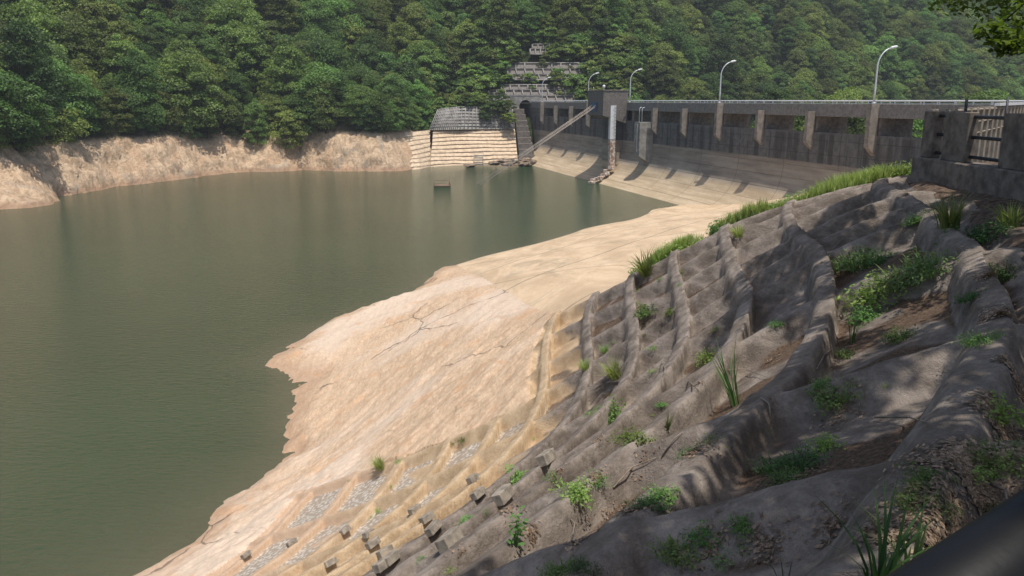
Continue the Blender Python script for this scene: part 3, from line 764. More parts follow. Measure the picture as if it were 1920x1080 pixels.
cC = [colp(806, 179.6, 7.6, 822, 181.5, 12.0), colp(860, 183.4, 7.6, 864, 185, 12.6), colp(965, 187.4, 7.6, 960, 188.8, 12.4)]
up_ = tag(empty('grid_wall', (-9, 186, 7.6)), 'grey gridded retaining wall half covered by vines above the tan terraced wall', 'retaining wall')
wob = terraced('wall_face', cC, 0, 0, 1, '', .02, m=M['conc_light']); reparent(wob, up_)
mb = MB()
def cpt(cols, u, f_):
    i = min(int(u), len(cols)-2); q = u-i
    return ((1-q)*cols[i][0]+q*cols[i+1][0])*(1-f_) + ((1-q)*cols[i][1]+q*cols[i+1][1])*f_
for u in np.linspace(0, 2, 30): mb.tube([cpt(cC, u, 0)+[0, -.18, 0], cpt(cC, u, 1)+[0, -.18, 0]], .12, 4)
for f_ in np.linspace(0, 1, 8): mb.tube([cpt(cC, u, f_)+[0, -.2, 0] for u in np.linspace(0, 2, 12)], .09, 4)
reparent(mb.build('grid_ribs', M['conc_light'], None), up_)
# concrete strip down the left edge of the terraced wall
mb = MB(); q0, q1 = at_z(760, 318, -.3), cB[0][1]+np.array([-.6, -1.2, .1]); q2, q3 = at_z(790, 315, -.3), cB[0][1]+np.array([.6, -1.2, .1])
mb.prism([q0, q2, q3, q1], (0, 1.0, -.2)); e_ = mb.build('edge_ramp', M['crib']); tag(e_, 'smooth tan concrete ramp strip down the left edge of the terraced wall', 'ramp')
# white steps/ladder at the water line in the terraced wall
mb = MB(); b_ = at_s(897, 300, 175.5)
for q in range(5): mb.box((b_[0], b_[1]+q*.35, .3+q*.45), (2.0, .5, .22))
for sx in (-1, 1): mb.tube([(b_[0]+sx, b_[1]-.3, 0), (b_[0]+sx, b_[1]-.3, 1.1), (b_[0]+sx, b_[1]+1.6, 3.2)], .08, 6)
tag(mb.build('landing_steps', M['conc_light']), 'small pale landing steps at the waterline of the terraced wall', 'steps')
# stepped abutment block beside the dam
mb = MB(); nst = 9
for i in range(nst):
    f_ = i/(nst-1); zt = 12.0-f_*10.2; pl_, pr_ = 965+f_*9, 983+f_*21; s_ = 189.5-f_*7.5
    dl, dr = ray(pl_, 250), ray(pr_, 250); xl, xr = dl[0]*s_, dr[0]*s_; y_ = dl[1]*s_
    mb.box(((xl+xr)/2, y_+4, zt-3.0), (xr-xl, 8.0, 6.0), bev=.04)
tag(mb.build('stepped_abutment', M['conc']), 'stack of grey concrete steps climbing from the water beside the left end of the dam', 'abutment steps')
# hillside lattices
def slope_pt(px, py):
    # plane: z = 12.6 + .83*(Y-197.5)
    d = ray(px, py); s = (EYE-12.75+.83*197.2)/(.83*d[1]-d[2]); return d*s+np.array((0, 0, EYE))
def lattice(name, rows, label):
    """rows: list of (y_top, y_bot, x_left, x_right, n)"""
    r = tag(empty(name, tuple(slope_pt(rows[0][2], rows[0][0]))), label, 'slope lattice', 'concrete slope lattices on the hillside above the dam end')
    mv = MB(); mh = MB(); mf = MB()
    for (yt, yb, xl, xr, nn, sk) in rows:
        for i in range(nn+1):
            if random.random() < .06: continue
            f_ = i/nn; a = slope_pt(xl+(xr-xl)*f_, yt)+[0, -.3, .25]; b = slope_pt(xl+sk+(xr-xl)*f_, yb)+[0, -.3, .25]
            mv.tube([a, b], .18, 4)
        for y_ in (yt, yb): mv.tube([slope_pt(xl+sk*(y_ == yb), y_)+[0, -.3, .25], slope_pt(xr+sk*(y_ == yb), y_)+[0, -.3, .25]], .17, 4)
        mf.add([slope_pt(xl, yt)+[0, 0, .1], slope_pt(xr, yt)+[0, 0, .1], slope_pt(xr+sk, yb)+[0, 0, .1], slope_pt(xl+sk, yb)+[0, 0, .1]], [(0, 1, 2, 3)])
    for m_, nm, mt in ((mv, 'concrete_grid', M['conc_light']), (mf, 'slope_surface', M['conc_dark'])):
        reparent(m_.build(nm, mt), r)
lattice('slope_lattice', [(85, 94, 998, 1040, 4, 0), (94, 104, 994, 1042, 5, 0)], 'smallest concrete lattice panel, highest on the wooded hillside')
lattice('slope_lattice', [(120, 131, 950, 1102, 9, 0), (131, 142, 950, 1102, 9, 3), (142, 152, 960, 1092, 8, 3)], 'wide double row concrete lattice in the middle of the hillside')
lattice('slope_lattice', [(161, 171, 940, 1072, 8, 0), (171, 182, 915, 1075, 10, 2), (182, 195, 907, 1075, 10, 4)], 'lowest concrete lattice just above the tunnel portal and the dam crest')
# tunnel portal
pt = slope_pt(985, 190); po = tag(empty('tunnel_portal', (pt[0], pt[1]-1.5, 12.4), .05), 'small grey tunnel portal with a dark arch at the far end of the crest road', 'tunnel portal')
mb = MB(); arc = [(math.cos(a)*1.5, 0, .2+1.5*math.sin(a)) for a in np.linspace(0, math.pi, 13)]
out = [(-3.6, 0, -1), (-3.6, 0, 2.6), (3.6, 0, 2.6), (3.6, 0, -1)]
vs = [(x, -.4, z) for x, y, z in arc]; no = len(vs)
top_ = [(x*2.4, -.4, 2.6) for x, y, z in arc]
vs += top_; fs = [(i, i+1, no+i+1, no+i) for i in range(no-1)]
vs += [(3.6, -.4, -1), (1.5, -.4, -1), (-1.5, -.4, -1), (-3.6, -.4, -1)]; q = len(vs)
fs += [(0, no, q-4, q-3), (no-1, q-2, q-1, 2*no-1)]
mb.add(vs, fs); mb.box((0, 0, 2.75), (7.6, .9, .3)); mb.build('portal_wall', M['conc_light'], po)
mb = MB(); mb.tube([(0, 0, .2), (0, 5, .2)], 1.5, 20, False); mb.add([(-2, 5, -1), (2, 5, -1), (2, 5, 2.4), (-2, 5, 2.4)], [(0, 1, 2, 3)]); mb.build('tunnel_shade_lining', M['ink_and_shade'], po)  # black lining and end sheet: the tunnel's inner darkness put into the colour

# rock outcrops at the foot of the terraced wall
def boulder_mesh(name, seed, parent=None, m=None):
    r_ = np.random.default_rng(seed); import bmesh
    bm = bmesh.new(); bmesh.ops.create_icosphere(bm, subdivisions=4, radius=1)
    me = bpy.data.meshes.new(name); bm.to_mesh(me); bm.free()
    V = np.array([v.co[:] for v in me.vertices]); 
    d = 1+.5*fbm(V[:, 0]*1.5+seed, V[:, 1]*1.5+V[:, 2]*1.3, 4, seed)+.25*fbm(V[:, 2]*5+seed, V[:, 0]*2+V[:, 1], 3, seed+5)
    V = V*d[:, None]; me.vertices.foreach_set('co', V.astype(np.float32).ravel())
    me.materials.append(m or M['farrock']); return me
M['brock'] = simple('brown_rock', (.38, .29, .21), .95, 0, .55, 1.2)
bms = [boulder_mesh('rock_outcrop', 11+i, None, M['brock']) for i in range(3)]
OUT = [(945,301,175,4.5,1.8),(962,303,176,4.5,1.3),(985,300,178,3.4,1.8),(925,304,174,2.8,1.2),(955,306,172,4.2,1.0),(998,303,177,2.4,1.5),(880,308,172.5,4.5,.8),(985,306,174,3.2,1.0)]
for i, (x, y, s_, rx, rz_) in enumerate(OUT):
    o = link(bpy.data.objects.new('rock_outcrop', bms[i % 3])); p_ = at_s(x, y, s_); o.location = (p_[0], p_[1]+1.0, max(0, p_[2]-.3)); o.scale = (rx*.48, 1.3, rz_*.40); o.rotation_euler = (0, 0, i*.2)
    tag(o, 'dark brown rock outcrop at the foot of the terraced wall and steps', 'rock', 'rock outcrops at the foot of the terraced wall')

# ================================================================== TREES
def leaf_quads(C, Nrm, size, asp=.62, r=None):
    """C (n,3) centres, Nrm (n,3) normals, size (n,) -> vertices (4n,3)"""
    r = r or rng; n = len(C); a = r.normal(size=(n, 3)); a -= Nrm*(a*Nrm).sum(1)[:, None]; a /= np.linalg.norm(a, axis=1)[:, None]+1e-9
    b = np.cross(Nrm, a); s = size[:, None]
    return np.stack([C-a*s*.5, C+b*s*asp*.5, C+a*s*.5, C-b*s*asp*.5], 1).reshape(-1, 3)
def crown_mesh(name, seed, Rr, Hh, base, ncl, nlf, lsz, m, flat=.55, cone=0.0):
    r = np.random.default_rng(seed); V = []
    for c in range(ncl):
        f_ = (c+.5)/ncl; zz = base+(Hh-base)*f_
        rr = Rr*(math.sin(math.pi*min(1, .18+f_*.80))**.7)*(1-cone*f_)
        an = c*2.399+r.uniform(-.4, .4); q = rr*math.sqrt(r.uniform(.25, 1))
        cc = np.array([math.cos(an)*q, math.sin(an)*q, zz+r.uniform(-.5, .5)])
        cr = r.uniform(.6, 1.35)*Rr*.34
        d = r.normal(size=(nlf, 3)); d /= np.linalg.norm(d, axis=1)[:, None]; d[:, 2] = np.abs(d[:, 2])*1.0-.25
        rad = r.uniform(.6, 1.05, nlf)**.5
        P = cc + d*np.array([1, 1, flat])*cr*rad[:, None] + r.normal(size=(nlf, 3))*.08*Rr*.25
        P[:, 2] -= .18*cr*(d[:, 0]**2+d[:, 1]**2)
        N = d*.8+np.array([0, 0, .7])+r.normal(size=(nlf, 3))*.6; N /= np.linalg.norm(N, axis=1)[:, None]
        V.append(leaf_quads(P, N, r.uniform(.7, 1.3, nlf)*lsz, .7, r))
    V = np.concatenate(V); Q = np.arange(len(V)).reshape(-1, 4)
    me_o = np_mesh(name, V, Q, m); me = me_o.data; bpy.data.objects.remove(me_o); return me
def trunk_mesh(seed, H_, Rr):
    r = random.Random(seed); m = MB(); pts = [(0, 0, -.6)]; x = y = 0
    for i in range(1, 6): x += r.uniform(-.2, .2); y += r.uniform(-.2, .2); pts.append((x, y, H_*.8*i/5))
    m.tube(pts, [.26, .22, .18, .15, .10, .05], 6)
    for i in range(6):
        a = r.uniform(0, 6.28); b = Vector(pts[1+i % 4]); e = b+Vector((math.cos(a)*Rr*.7, math.sin(a)*Rr*.7, H_*.25)); m.tube([b, (b+e)/2+Vector((0, 0, .1)), e], [.10, .07, .02], 5)
    o = m.build('trunk', M['bark']); me = o.data; bpy.data.objects.remove(o); return me
KINDS = []
for i, (Rr, Hh, base, ncl, nlf, lsz, mt, flat, cone) in enumerate([
    (4.2, 9.5, .8, 44, 290, .29, 'leaf_forest', .62, 0), (3.6, 10.8, 1.0, 42, 280, .27, 'leaf_forest', .70, .2), (5.0, 8.6, .8, 50, 280, .30, 'leaf_forest', .5, 0),
    (3.3, 7.8, .5, 34, 300, .28, 'leaf_dark', .75, .1), (3.9, 11.6, 1.2, 44, 270, .28, 'leaf_dark', .6, .15)]):
    KINDS.append((crown_mesh('crown', 100+i, Rr, Hh, base, ncl, nlf, lsz, M[mt], flat, cone), trunk_mesh(200+i, Hh, Rr)))
def tree(kind, loc, sc, rz, label, group, name='forest_tree', cat='tree'):
    r = empty(name, loc, rz); r.scale = sc; tag(r, label, cat, group)
    link(bpy.data.objects.new('crown', KINDS[kind][0]), r); link(bpy.data.objects.new('trunk', KINDS[kind][1]), r); return r
cand = []
sp = 5.6
for gx in np.arange(-175, 330, sp):
    for gy in np.arange(92, 400, sp*.92):
        x = gx+random.uniform(-.42, .42)*sp; y = gy+random.uniform(-.42, .42)*sp
        cand.append((x, y))
CX = np.array(cand); CZ = far_height(CX[:, 0], CX[:, 1]); CD, CS = pl_dist(CX[:, 0], CX[:, 1], FS); CD = CD*CS
keep = []
for (x, y), z, d in zip(CX, CZ, CD):
    wbx = 5.0 + 12*float(sstep(117, 104, y))
    if d < wbx+.4: continue
    px, py, dep = [float(q) for q in project(x, y, z)]; sc = random.choice((random.uniform(.6, .9), random.uniform(.85, 1.2), random.uniform(1.1, 1.45)))
    if y > 235 + .0*x and x < 60: sc *= 1.1
    ptx, pty, _ = [float(q) for q in project(x, y, z+9*sc)]
    if ptx < -60 or ptx > 1990 or py < -25: continue
    wpx = 4.2*sc*F/dep
    # keep the terraced walls, portal and slope lattices clear
    bad = False
    for (x0, y0, x1, y1) in ((812,165,1012,330),(905,100,1108,200),(985,75,1046,104)):
        if px+wpx*.45 > x0 and px-wpx*.45 < x1 and py > y0+4 and pty < y1 and y < 225: bad = True
    if -8 < x < 30 and 196 < y < 214: bad = True
    if x > 3-(.27*(y-198)) and y < 196 and x > 0 and x < 46-(.27*(y-40)): bad = True   # dam itself
    if x > 5 and y < 150: bad = True
    if bad: continue
    keep.append((dep, x, y, z, sc, px, py))
# lower trees right behind the dam so that green shows through the open bays
for i in range(26):
    t = i*5.2-14; q = dw(-19-random.uniform(0, 6), t, 0); px, py, dep = [float(v) for v in project(q[0], q[1], 8)]
    keep.append((dep, q[0], q[1], 3.9+random.uniform(-.6, .6), random.uniform(.9, 1.0), px, py))
wbf = lambda y: 5.6 + 12*float(sstep(117, 104, y))
for t in np.arange(4, L[-1]-2, 4.6):
    i = int(np.interp(t, ts, np.arange(len(ts)))); d_ = wbf(by[i])-.6+random.uniform(0, 2.2); x, y = bx[i]+nx_[i]*d_, by[i]+ny_[i]*d_
    z = float(far_height(np.array([x]), np.array([y]))[0]); px, py, dep = [float(v) for v in project(x, y, z)]
    if px < -60 or px > 800: continue
    keep.append((dep, x, y, z-.4, random.uniform(.6, .95), px, py))
keep.sort()
def zone(px, py, dep, z):
    if z < 5 and px > 1000 and dep < 210: return 'leafy tree in the gorge just behind the dam', 'trees in the gorge behind the dam'
    if dep < 178 and px < 820 and py > 215: return 'broad leafy tree at the forest edge overhanging the bare bank', 'trees along the forest edge above the bare bank'
    if px < 640: return 'round green tree on the forested slope above the left bank', 'trees on the left forested slope'
    if px < 1180: return 'green tree on the forested slope around the hillside lattices', 'trees around the hillside lattices'
    return 'green tree on the far forested slope behind the dam', 'trees on the slope behind the dam'
NT_ = 0
for (dep, x, y, z, sc, px, py) in keep[:298]:
    kd = random.choices(range(5), (3, 2.5, 3, 1.4, 1.2))[0]; lb, gp = zone(px, py, dep, z)
    tree(kd, (x, y, z-.3), (sc*random.uniform(.9, 1.15), sc*random.uniform(.9, 1.15), sc*random.uniform(.85, 1.15)), random.uniform(0, 6.28), lb, gp)
rest = keep[298:]
print('TREES', len(keep), 'rest', len(rest))
# the far-off rest of the forest: one object, instanced on points
if rest:
    me = bpy.data.meshes.new('far_forest'); me.from_pydata([(a[1], a[2], a[3]-.3) for a in rest], [], [])
    ff = link(bpy.data.objects.new('far_forest', me)); ff['kind'] = 'stuff'; ff['label'] = 'dense green forest covering the upper and farther hillside'; ff['category'] = 'forest'
    ng = bpy.data.node_groups.new('forest_scatter', 'GeometryNodeTree')
    ng.interface.new_socket('Geometry', in_out='INPUT', socket_type='NodeSocketGeometry'); ng.interface.new_socket('Geometry', in_out='OUTPUT', socket_type='NodeSocketGeometry')
    gi = ng.nodes.new('NodeGroupInput'); go = ng.nodes.new('NodeGroupOutput'); join = ng.nodes.new('GeometryNodeJoinGeometry')
    m2p = ng.nodes.new('GeometryNodeMeshToPoints'); ng.links.new(gi.outputs[0], m2p.inputs[0])
    src = [next(o for o in bpy.data.objects if o.type == 'MESH' and o.data == KINDS[i][0]) for i in range(5)]
    g2i = ng.nodes.new('GeometryNodeGeometryToInstance')
    for s_ in src:
        oi = ng.nodes.new('GeometryNodeObjectInfo'); oi.inputs['Object'].default_value = s_; oi.transform_space = 'ORIGINAL'; oi.inputs['As Instance'].default_value = True
        ng.links.new(oi.outputs['Geometry'], g2i.inputs[0])
    iop = ng.nodes.new('GeometryNodeInstanceOnPoints'); iop.inputs['Pick Instance'].default_value = True
    ng.links.new(m2p.outputs[0], iop.inputs['Points']); ng.links.new(g2i.outputs[0], iop.inputs['Instance'])
    rv1 = ng.nodes.new('FunctionNodeRandomValue'); rv1.data_type = 'FLOAT_VECTOR'; rv1.inputs[0].default_value = (0, 0, 0); rv1.inputs[1].default_value = (0, 0, 6.28)
    rv2 = ng.nodes.new('FunctionNodeRandomValue'); rv2.data_type = 'FLOAT'; rv2.inputs[2].default_value = .85; rv2.inputs[3].default_value = 1.25
    ng.links.new(rv1.outputs[0], iop.inputs['Rotation']); ng.links.new(rv2.outputs[1], iop.inputs['Scale'])
    ng.links.new(iop.outputs[0], go.inputs[0])
    md = ff.modifiers.new('scatter', 'NODES'); md.node_group = ng
# shrubs and vines over the walls and between the lattices
smesh = crown_mesh('leaves', 300, 1.5, 1.9, .1, 16, 90, .26, M['leaf_forest'], .6)
def shrub(p, sc, label, group, m=None):
    o = link(bpy.data.objects.new('shrub', m or smesh)); o.location = p; o.scale = (sc, sc, sc*random.uniform(.6, 1)); o.rotation_euler = (0, 0, random.uniform(0, 6.28)); tag(o, label, 'shrub', group)
for x, y in [(806,242),(803,234),(808,226),(810,216),(815,206),(838,198),(848,199),(870,199),(884,197),(902,198),(812,232),(816,222),(822,208),(828,200),(836,206),(818,212),(826,236),(832,226),(838,222),(846,212),(826,240),(832,228),(822,215),(840,214),(852,205),(866,200),(880,197),(895,196),(912,200),(915,212),(911,224),(925,199),(938,202),(945,212),(951,222),(958,228),(956,203),(845,200),(860,192),(875,188),(892,186),(815,246),(808,250),(800,252),(818,228),(905,190),(925,190),(943,190)]:
    yy = max(y, 196); p_ = at_s(x, y, 182.5+max(0, (243-y))*.07); shrub(p_, random.uniform(.8, 1.45), 'trailing green vine bush hanging over the grey grid wall', 'vine bushes on the grid wall')
for i in range(210):
    px, py = random.uniform(880, 1185), random.uniform(72, 190)
    inl = any(a < px < b and c < py < d for a, b, c, d in ((953, 1100, 119, 151), (910, 1072, 161, 197), (996, 1041, 84, 105)))
    if inl and random.random() < .8: continue
    if not inl and any(a-8 < px < b+8 and c-2 < py < d+10 for a, b, c, d in ((953, 1100, 119, 151), (910, 1072, 161, 197), (996, 1041, 84, 105))) and random.random() < .6: continue
    p_ = slope_pt(px, py); shrub(Vector(p_)-Vector((0, 0, .3)), (random.uniform(.5, .9) if inl else random.uniform(1.2, 2.4)), 'green shrub growing between the concrete lattice panels on the hillside', 'shrubs between the hillside lattices')
for i in range(90):
    px, py = random.uniform(700, 905), random.uniform(150, 238)
    if px > 818 and py > 196: continue
    p_ = at_s(px, py, 186+(236-py)*.25); hz_ = float(far_height(np.array([p_[0]]), np.array([p_[1]]))[0])
    shrub((p_[0], p_[1], min(p_[2]-1, hz_+.5)), random.uniform(1.4, 2.3), 'rounded green bush on the slope left of the grey grid wall', 'bushes left of the grid wall')

# ================================================================== PARAPET AND RAILINGS AT THE RIGHT
pw = tag(empty('parapet', (9.2, 18.3, 12.2)), 'weathered grey concrete parapet with square pillars joined by three dark pipes', 'parapet')
def wl(y): return 9.1+.026*(y-16)
def prt(mb_, nm, m_): return reparent(mb_.build(nm, m_), pw)
mb = MB(); mb.box((wl(8)+.17, 8.1, 12.30), (.50, 20.5, .94), -.026, .03); prt(mb, 'base_wall', M['parapet'])
pil = [(17.7, 18.2), (16.3, 17.25), (14.15, 15.1), (12.0, 12.95), (9.85, 10.8), (7.7, 8.65), (5.5, 6.5), (3.3, 4.3)]
for a, b in pil:
    mb = MB(); mb.box((wl(a)+.12, (a+b)/2, 13.27), (.20, b-a, 1.0), -.026, .015); prt(mb, 'pillar', M['parapet'])
for z in (13.68, 13.28, 12.89):
    mb = MB(); mb.tube([(wl(-2)+.13, -2, z), (wl(18)+.13, 18, z)], .036, 10); prt(mb, 'pipe_rail', M['darksteel'])
rr = tag(empty('road_railing', (9.6, 18.9, 12.2)), 'long railing of beige posts and pale rails running away along the crest road', 'railing')
d0 = np.array((.59, .807)); c0 = np.array((9.55, 18.7)); ml = MB(); pm = None
for i, q in enumerate(np.arange(.6, 62, 1.45)):
    x, y = c0+d0*q
    if pm is None:
        m = MB(); m.box((0, 0, 12.75), (.13, .13, 2.1), .63, .01); po_ = m.build('post', M['post']); pm = po_.data; reparent(po_, rr)
    else: po_ = link(bpy.data.objects.new('post', pm)); reparent(po_, rr)
    po_.location = (x, y, 0)
for z, r_ in ((13.72, .05), (13.35, .03), (13.0, .03)): ml.tube([tuple(c0)+(z,), tuple(c0+d0*62)+(z,)], r_, 8)
reparent(ml.build('rails', M['post']), rr)
x, y = c0+d0*30; ml = MB(); ml.box((c0[0]+d0[0]*38, c0[1]+d0[1]*38, 13.86), (.16, 50, .10), -.63); reparent(ml.build('white_top_rail', M['white_paint']), rr)
for (px, yb, yt, s_) in ((1813, 212, 184, 16.8), (1890, 205, 182, 22)):
    b_, t_ = at_s(px, yb, s_), at_s(px, yt, s_); m = MB(); m.tube([b_-np.array((0, 0, 1.6)), t_], .03, 6); tag(m.build('marker_post', M['darksteel']), 'thin dark post standing behind the parapet, its tip above the railing', 'post', 'marker posts behind the parapet')
# near black hand rail in the bottom right corner
a_, b_ = at_s(1790, 1132, .75), at_s(1990, 987, .89); v_ = b_-a_; v_[2] = 0; v_ /= np.linalg.norm(v_); b_[2] = a_[2]
hr = tag(empty('handrail', tuple(a_)), 'thick black pipe handrail crossing the bottom right corner close by', 'handrail')
mb = MB(); mb.tube([a_-v_*1.2, b_+v_*2.2], .05, 24); reparent(mb.build('top_pipe', M['blackrail']), hr)
for q in (a_-v_*1.1, b_+v_*2.0):
    gz_ = float(Hn(q[0], q[1])); mb = MB(); mb.tube([(q[0], q[1], gz_-.2), (q[0], q[1], a_[2])], .035, 12); reparent(mb.build('post', M['blackrail']), hr)

# ================================================================== PLANTS, BLOCKS AND LITTER ON THE LATTICE
def blades(n, Rr, h, wd, lean, seed, seg=4):
    r = np.random.default_rng(seed); V = []; Q = []
    for i in range(n):
        a = r.uniform(0, 6.28); q = Rr*math.sqrt(r.uniform(0, 1)); b = np.array((math.cos(a)*q, math.sin(a)*q, 0))
        la = a+r.uniform(-.8, .8); L_ = h*r.uniform(.55, 1.1); ln = lean*r.uniform(.3, 1.3); d = np.array((math.cos(la), math.sin(la), 0)); sd = np.array((-d[1], d[0], 0))
        n0 = len(V)
        for k_ in range(seg+1):
            f_ = k_/seg; c = b+d*(ln*L_*f_*f_)+np.array((0, 0, L_*f_*(1-.35*ln*f_))); ww = wd*(1-f_**2*.92)*.5
            V += [c-sd*ww, c+sd*ww]
        for k_ in range(seg): Q.append((n0+2*k_, n0+2*k_+1, n0+2*k_+3, n0+2*k_+2))
    return np.array(V), np.array(Q)
def leafy(n, Rr, h, lsz, seed, stems=0):
    r = np.random.default_rng(seed); d = r.normal(size=(n, 3)); d /= np.linalg.norm(d, axis=1)[:, None]; d[:, 2] = np.abs(d[:, 2])
    q = r.uniform(.25, 1, n)**.6; lob = 1+.35*np.sin(np.arctan2(d[:, 1], d[:, 0])*3+seed)
    P = d*q[:, None]*np.array((Rr, Rr, h))*lob[:, None]; P[:, 2] += r.uniform(0, .25, n)*h
    N = d*.5+np.array((0, 0, .8))+r.normal(size=(n, 3))*.5; N /= np.linalg.norm(N, axis=1)[:, None]
    V = leaf_quads(P, N, r.uniform(.6, 1.3, n)*lsz, .5, r)
    tips = P[::6]; sd = np.cross(tips, np.array((0, 0, 1.0))); sd /= np.linalg.norm(sd, axis=1)[:, None]+1e-9; sd *= .006
    o_ = np.zeros_like(tips); mid = tips*np.array((.6, .6, .45))
    S1 = np.stack([o_-sd, o_+sd, mid+sd, mid-sd], 1).reshape(-1, 3); S2 = np.stack([mid-sd, mid+sd, tips+sd*.4, tips-sd*.4], 1).reshape(-1, 3)
    V = np.concatenate([V, S1, S2]); return V, np.arange(len(V)).reshape(-1, 4)
def mk(name, VQ, m):
    o = np_mesh(name, VQ[0], VQ[1], m); me = o.data; bpy.data.objects.remove(o); return me
def comb(*L_):
    V = []; Q = []; n0 = 0
    for v, q in L_: V.append(v); Q.append(q+n0); n0 += len(v)
    return np.concatenate(V), np.concatenate(Q)
PM = {'L': [mk('leafy_weed', leafy(420, .5, .30, .085, 40+i), M['leaf_weed']) for i in range(3)],
      'S': [mk('sparse_weed', leafy(210, .52, .28, .075, 50+i), M['leaf_weed']) for i in range(2)],
      'T': [mk('grass_tuft', blades(110, .22, .75, .030, .6, 60+i), M['grass']) for i in range(2)],
      'R': [mk('reed_tuft', blades(26, .10, 1.5, .028, .35, 70), M['leaf_dim'])],
      'D': [mk('dark_weed', comb(leafy(520, .5, .30, .065, 80+i), blades(60, .4, .35, .02, .5, 85+i)), M['leaf_dim']) for i in range(2)],
      'P': [mk('stem_plant', comb(leafy(60, .22, 1.0, .17, 90), blades(8, .05, .9, .03, .1, 91)), M['leaf_weed'])]}
NMS = dict(L='leafy_weed', S='sparse_weed', T='grass_tuft', R='reed_tuft', D='dark_weed', P='stem_plant')
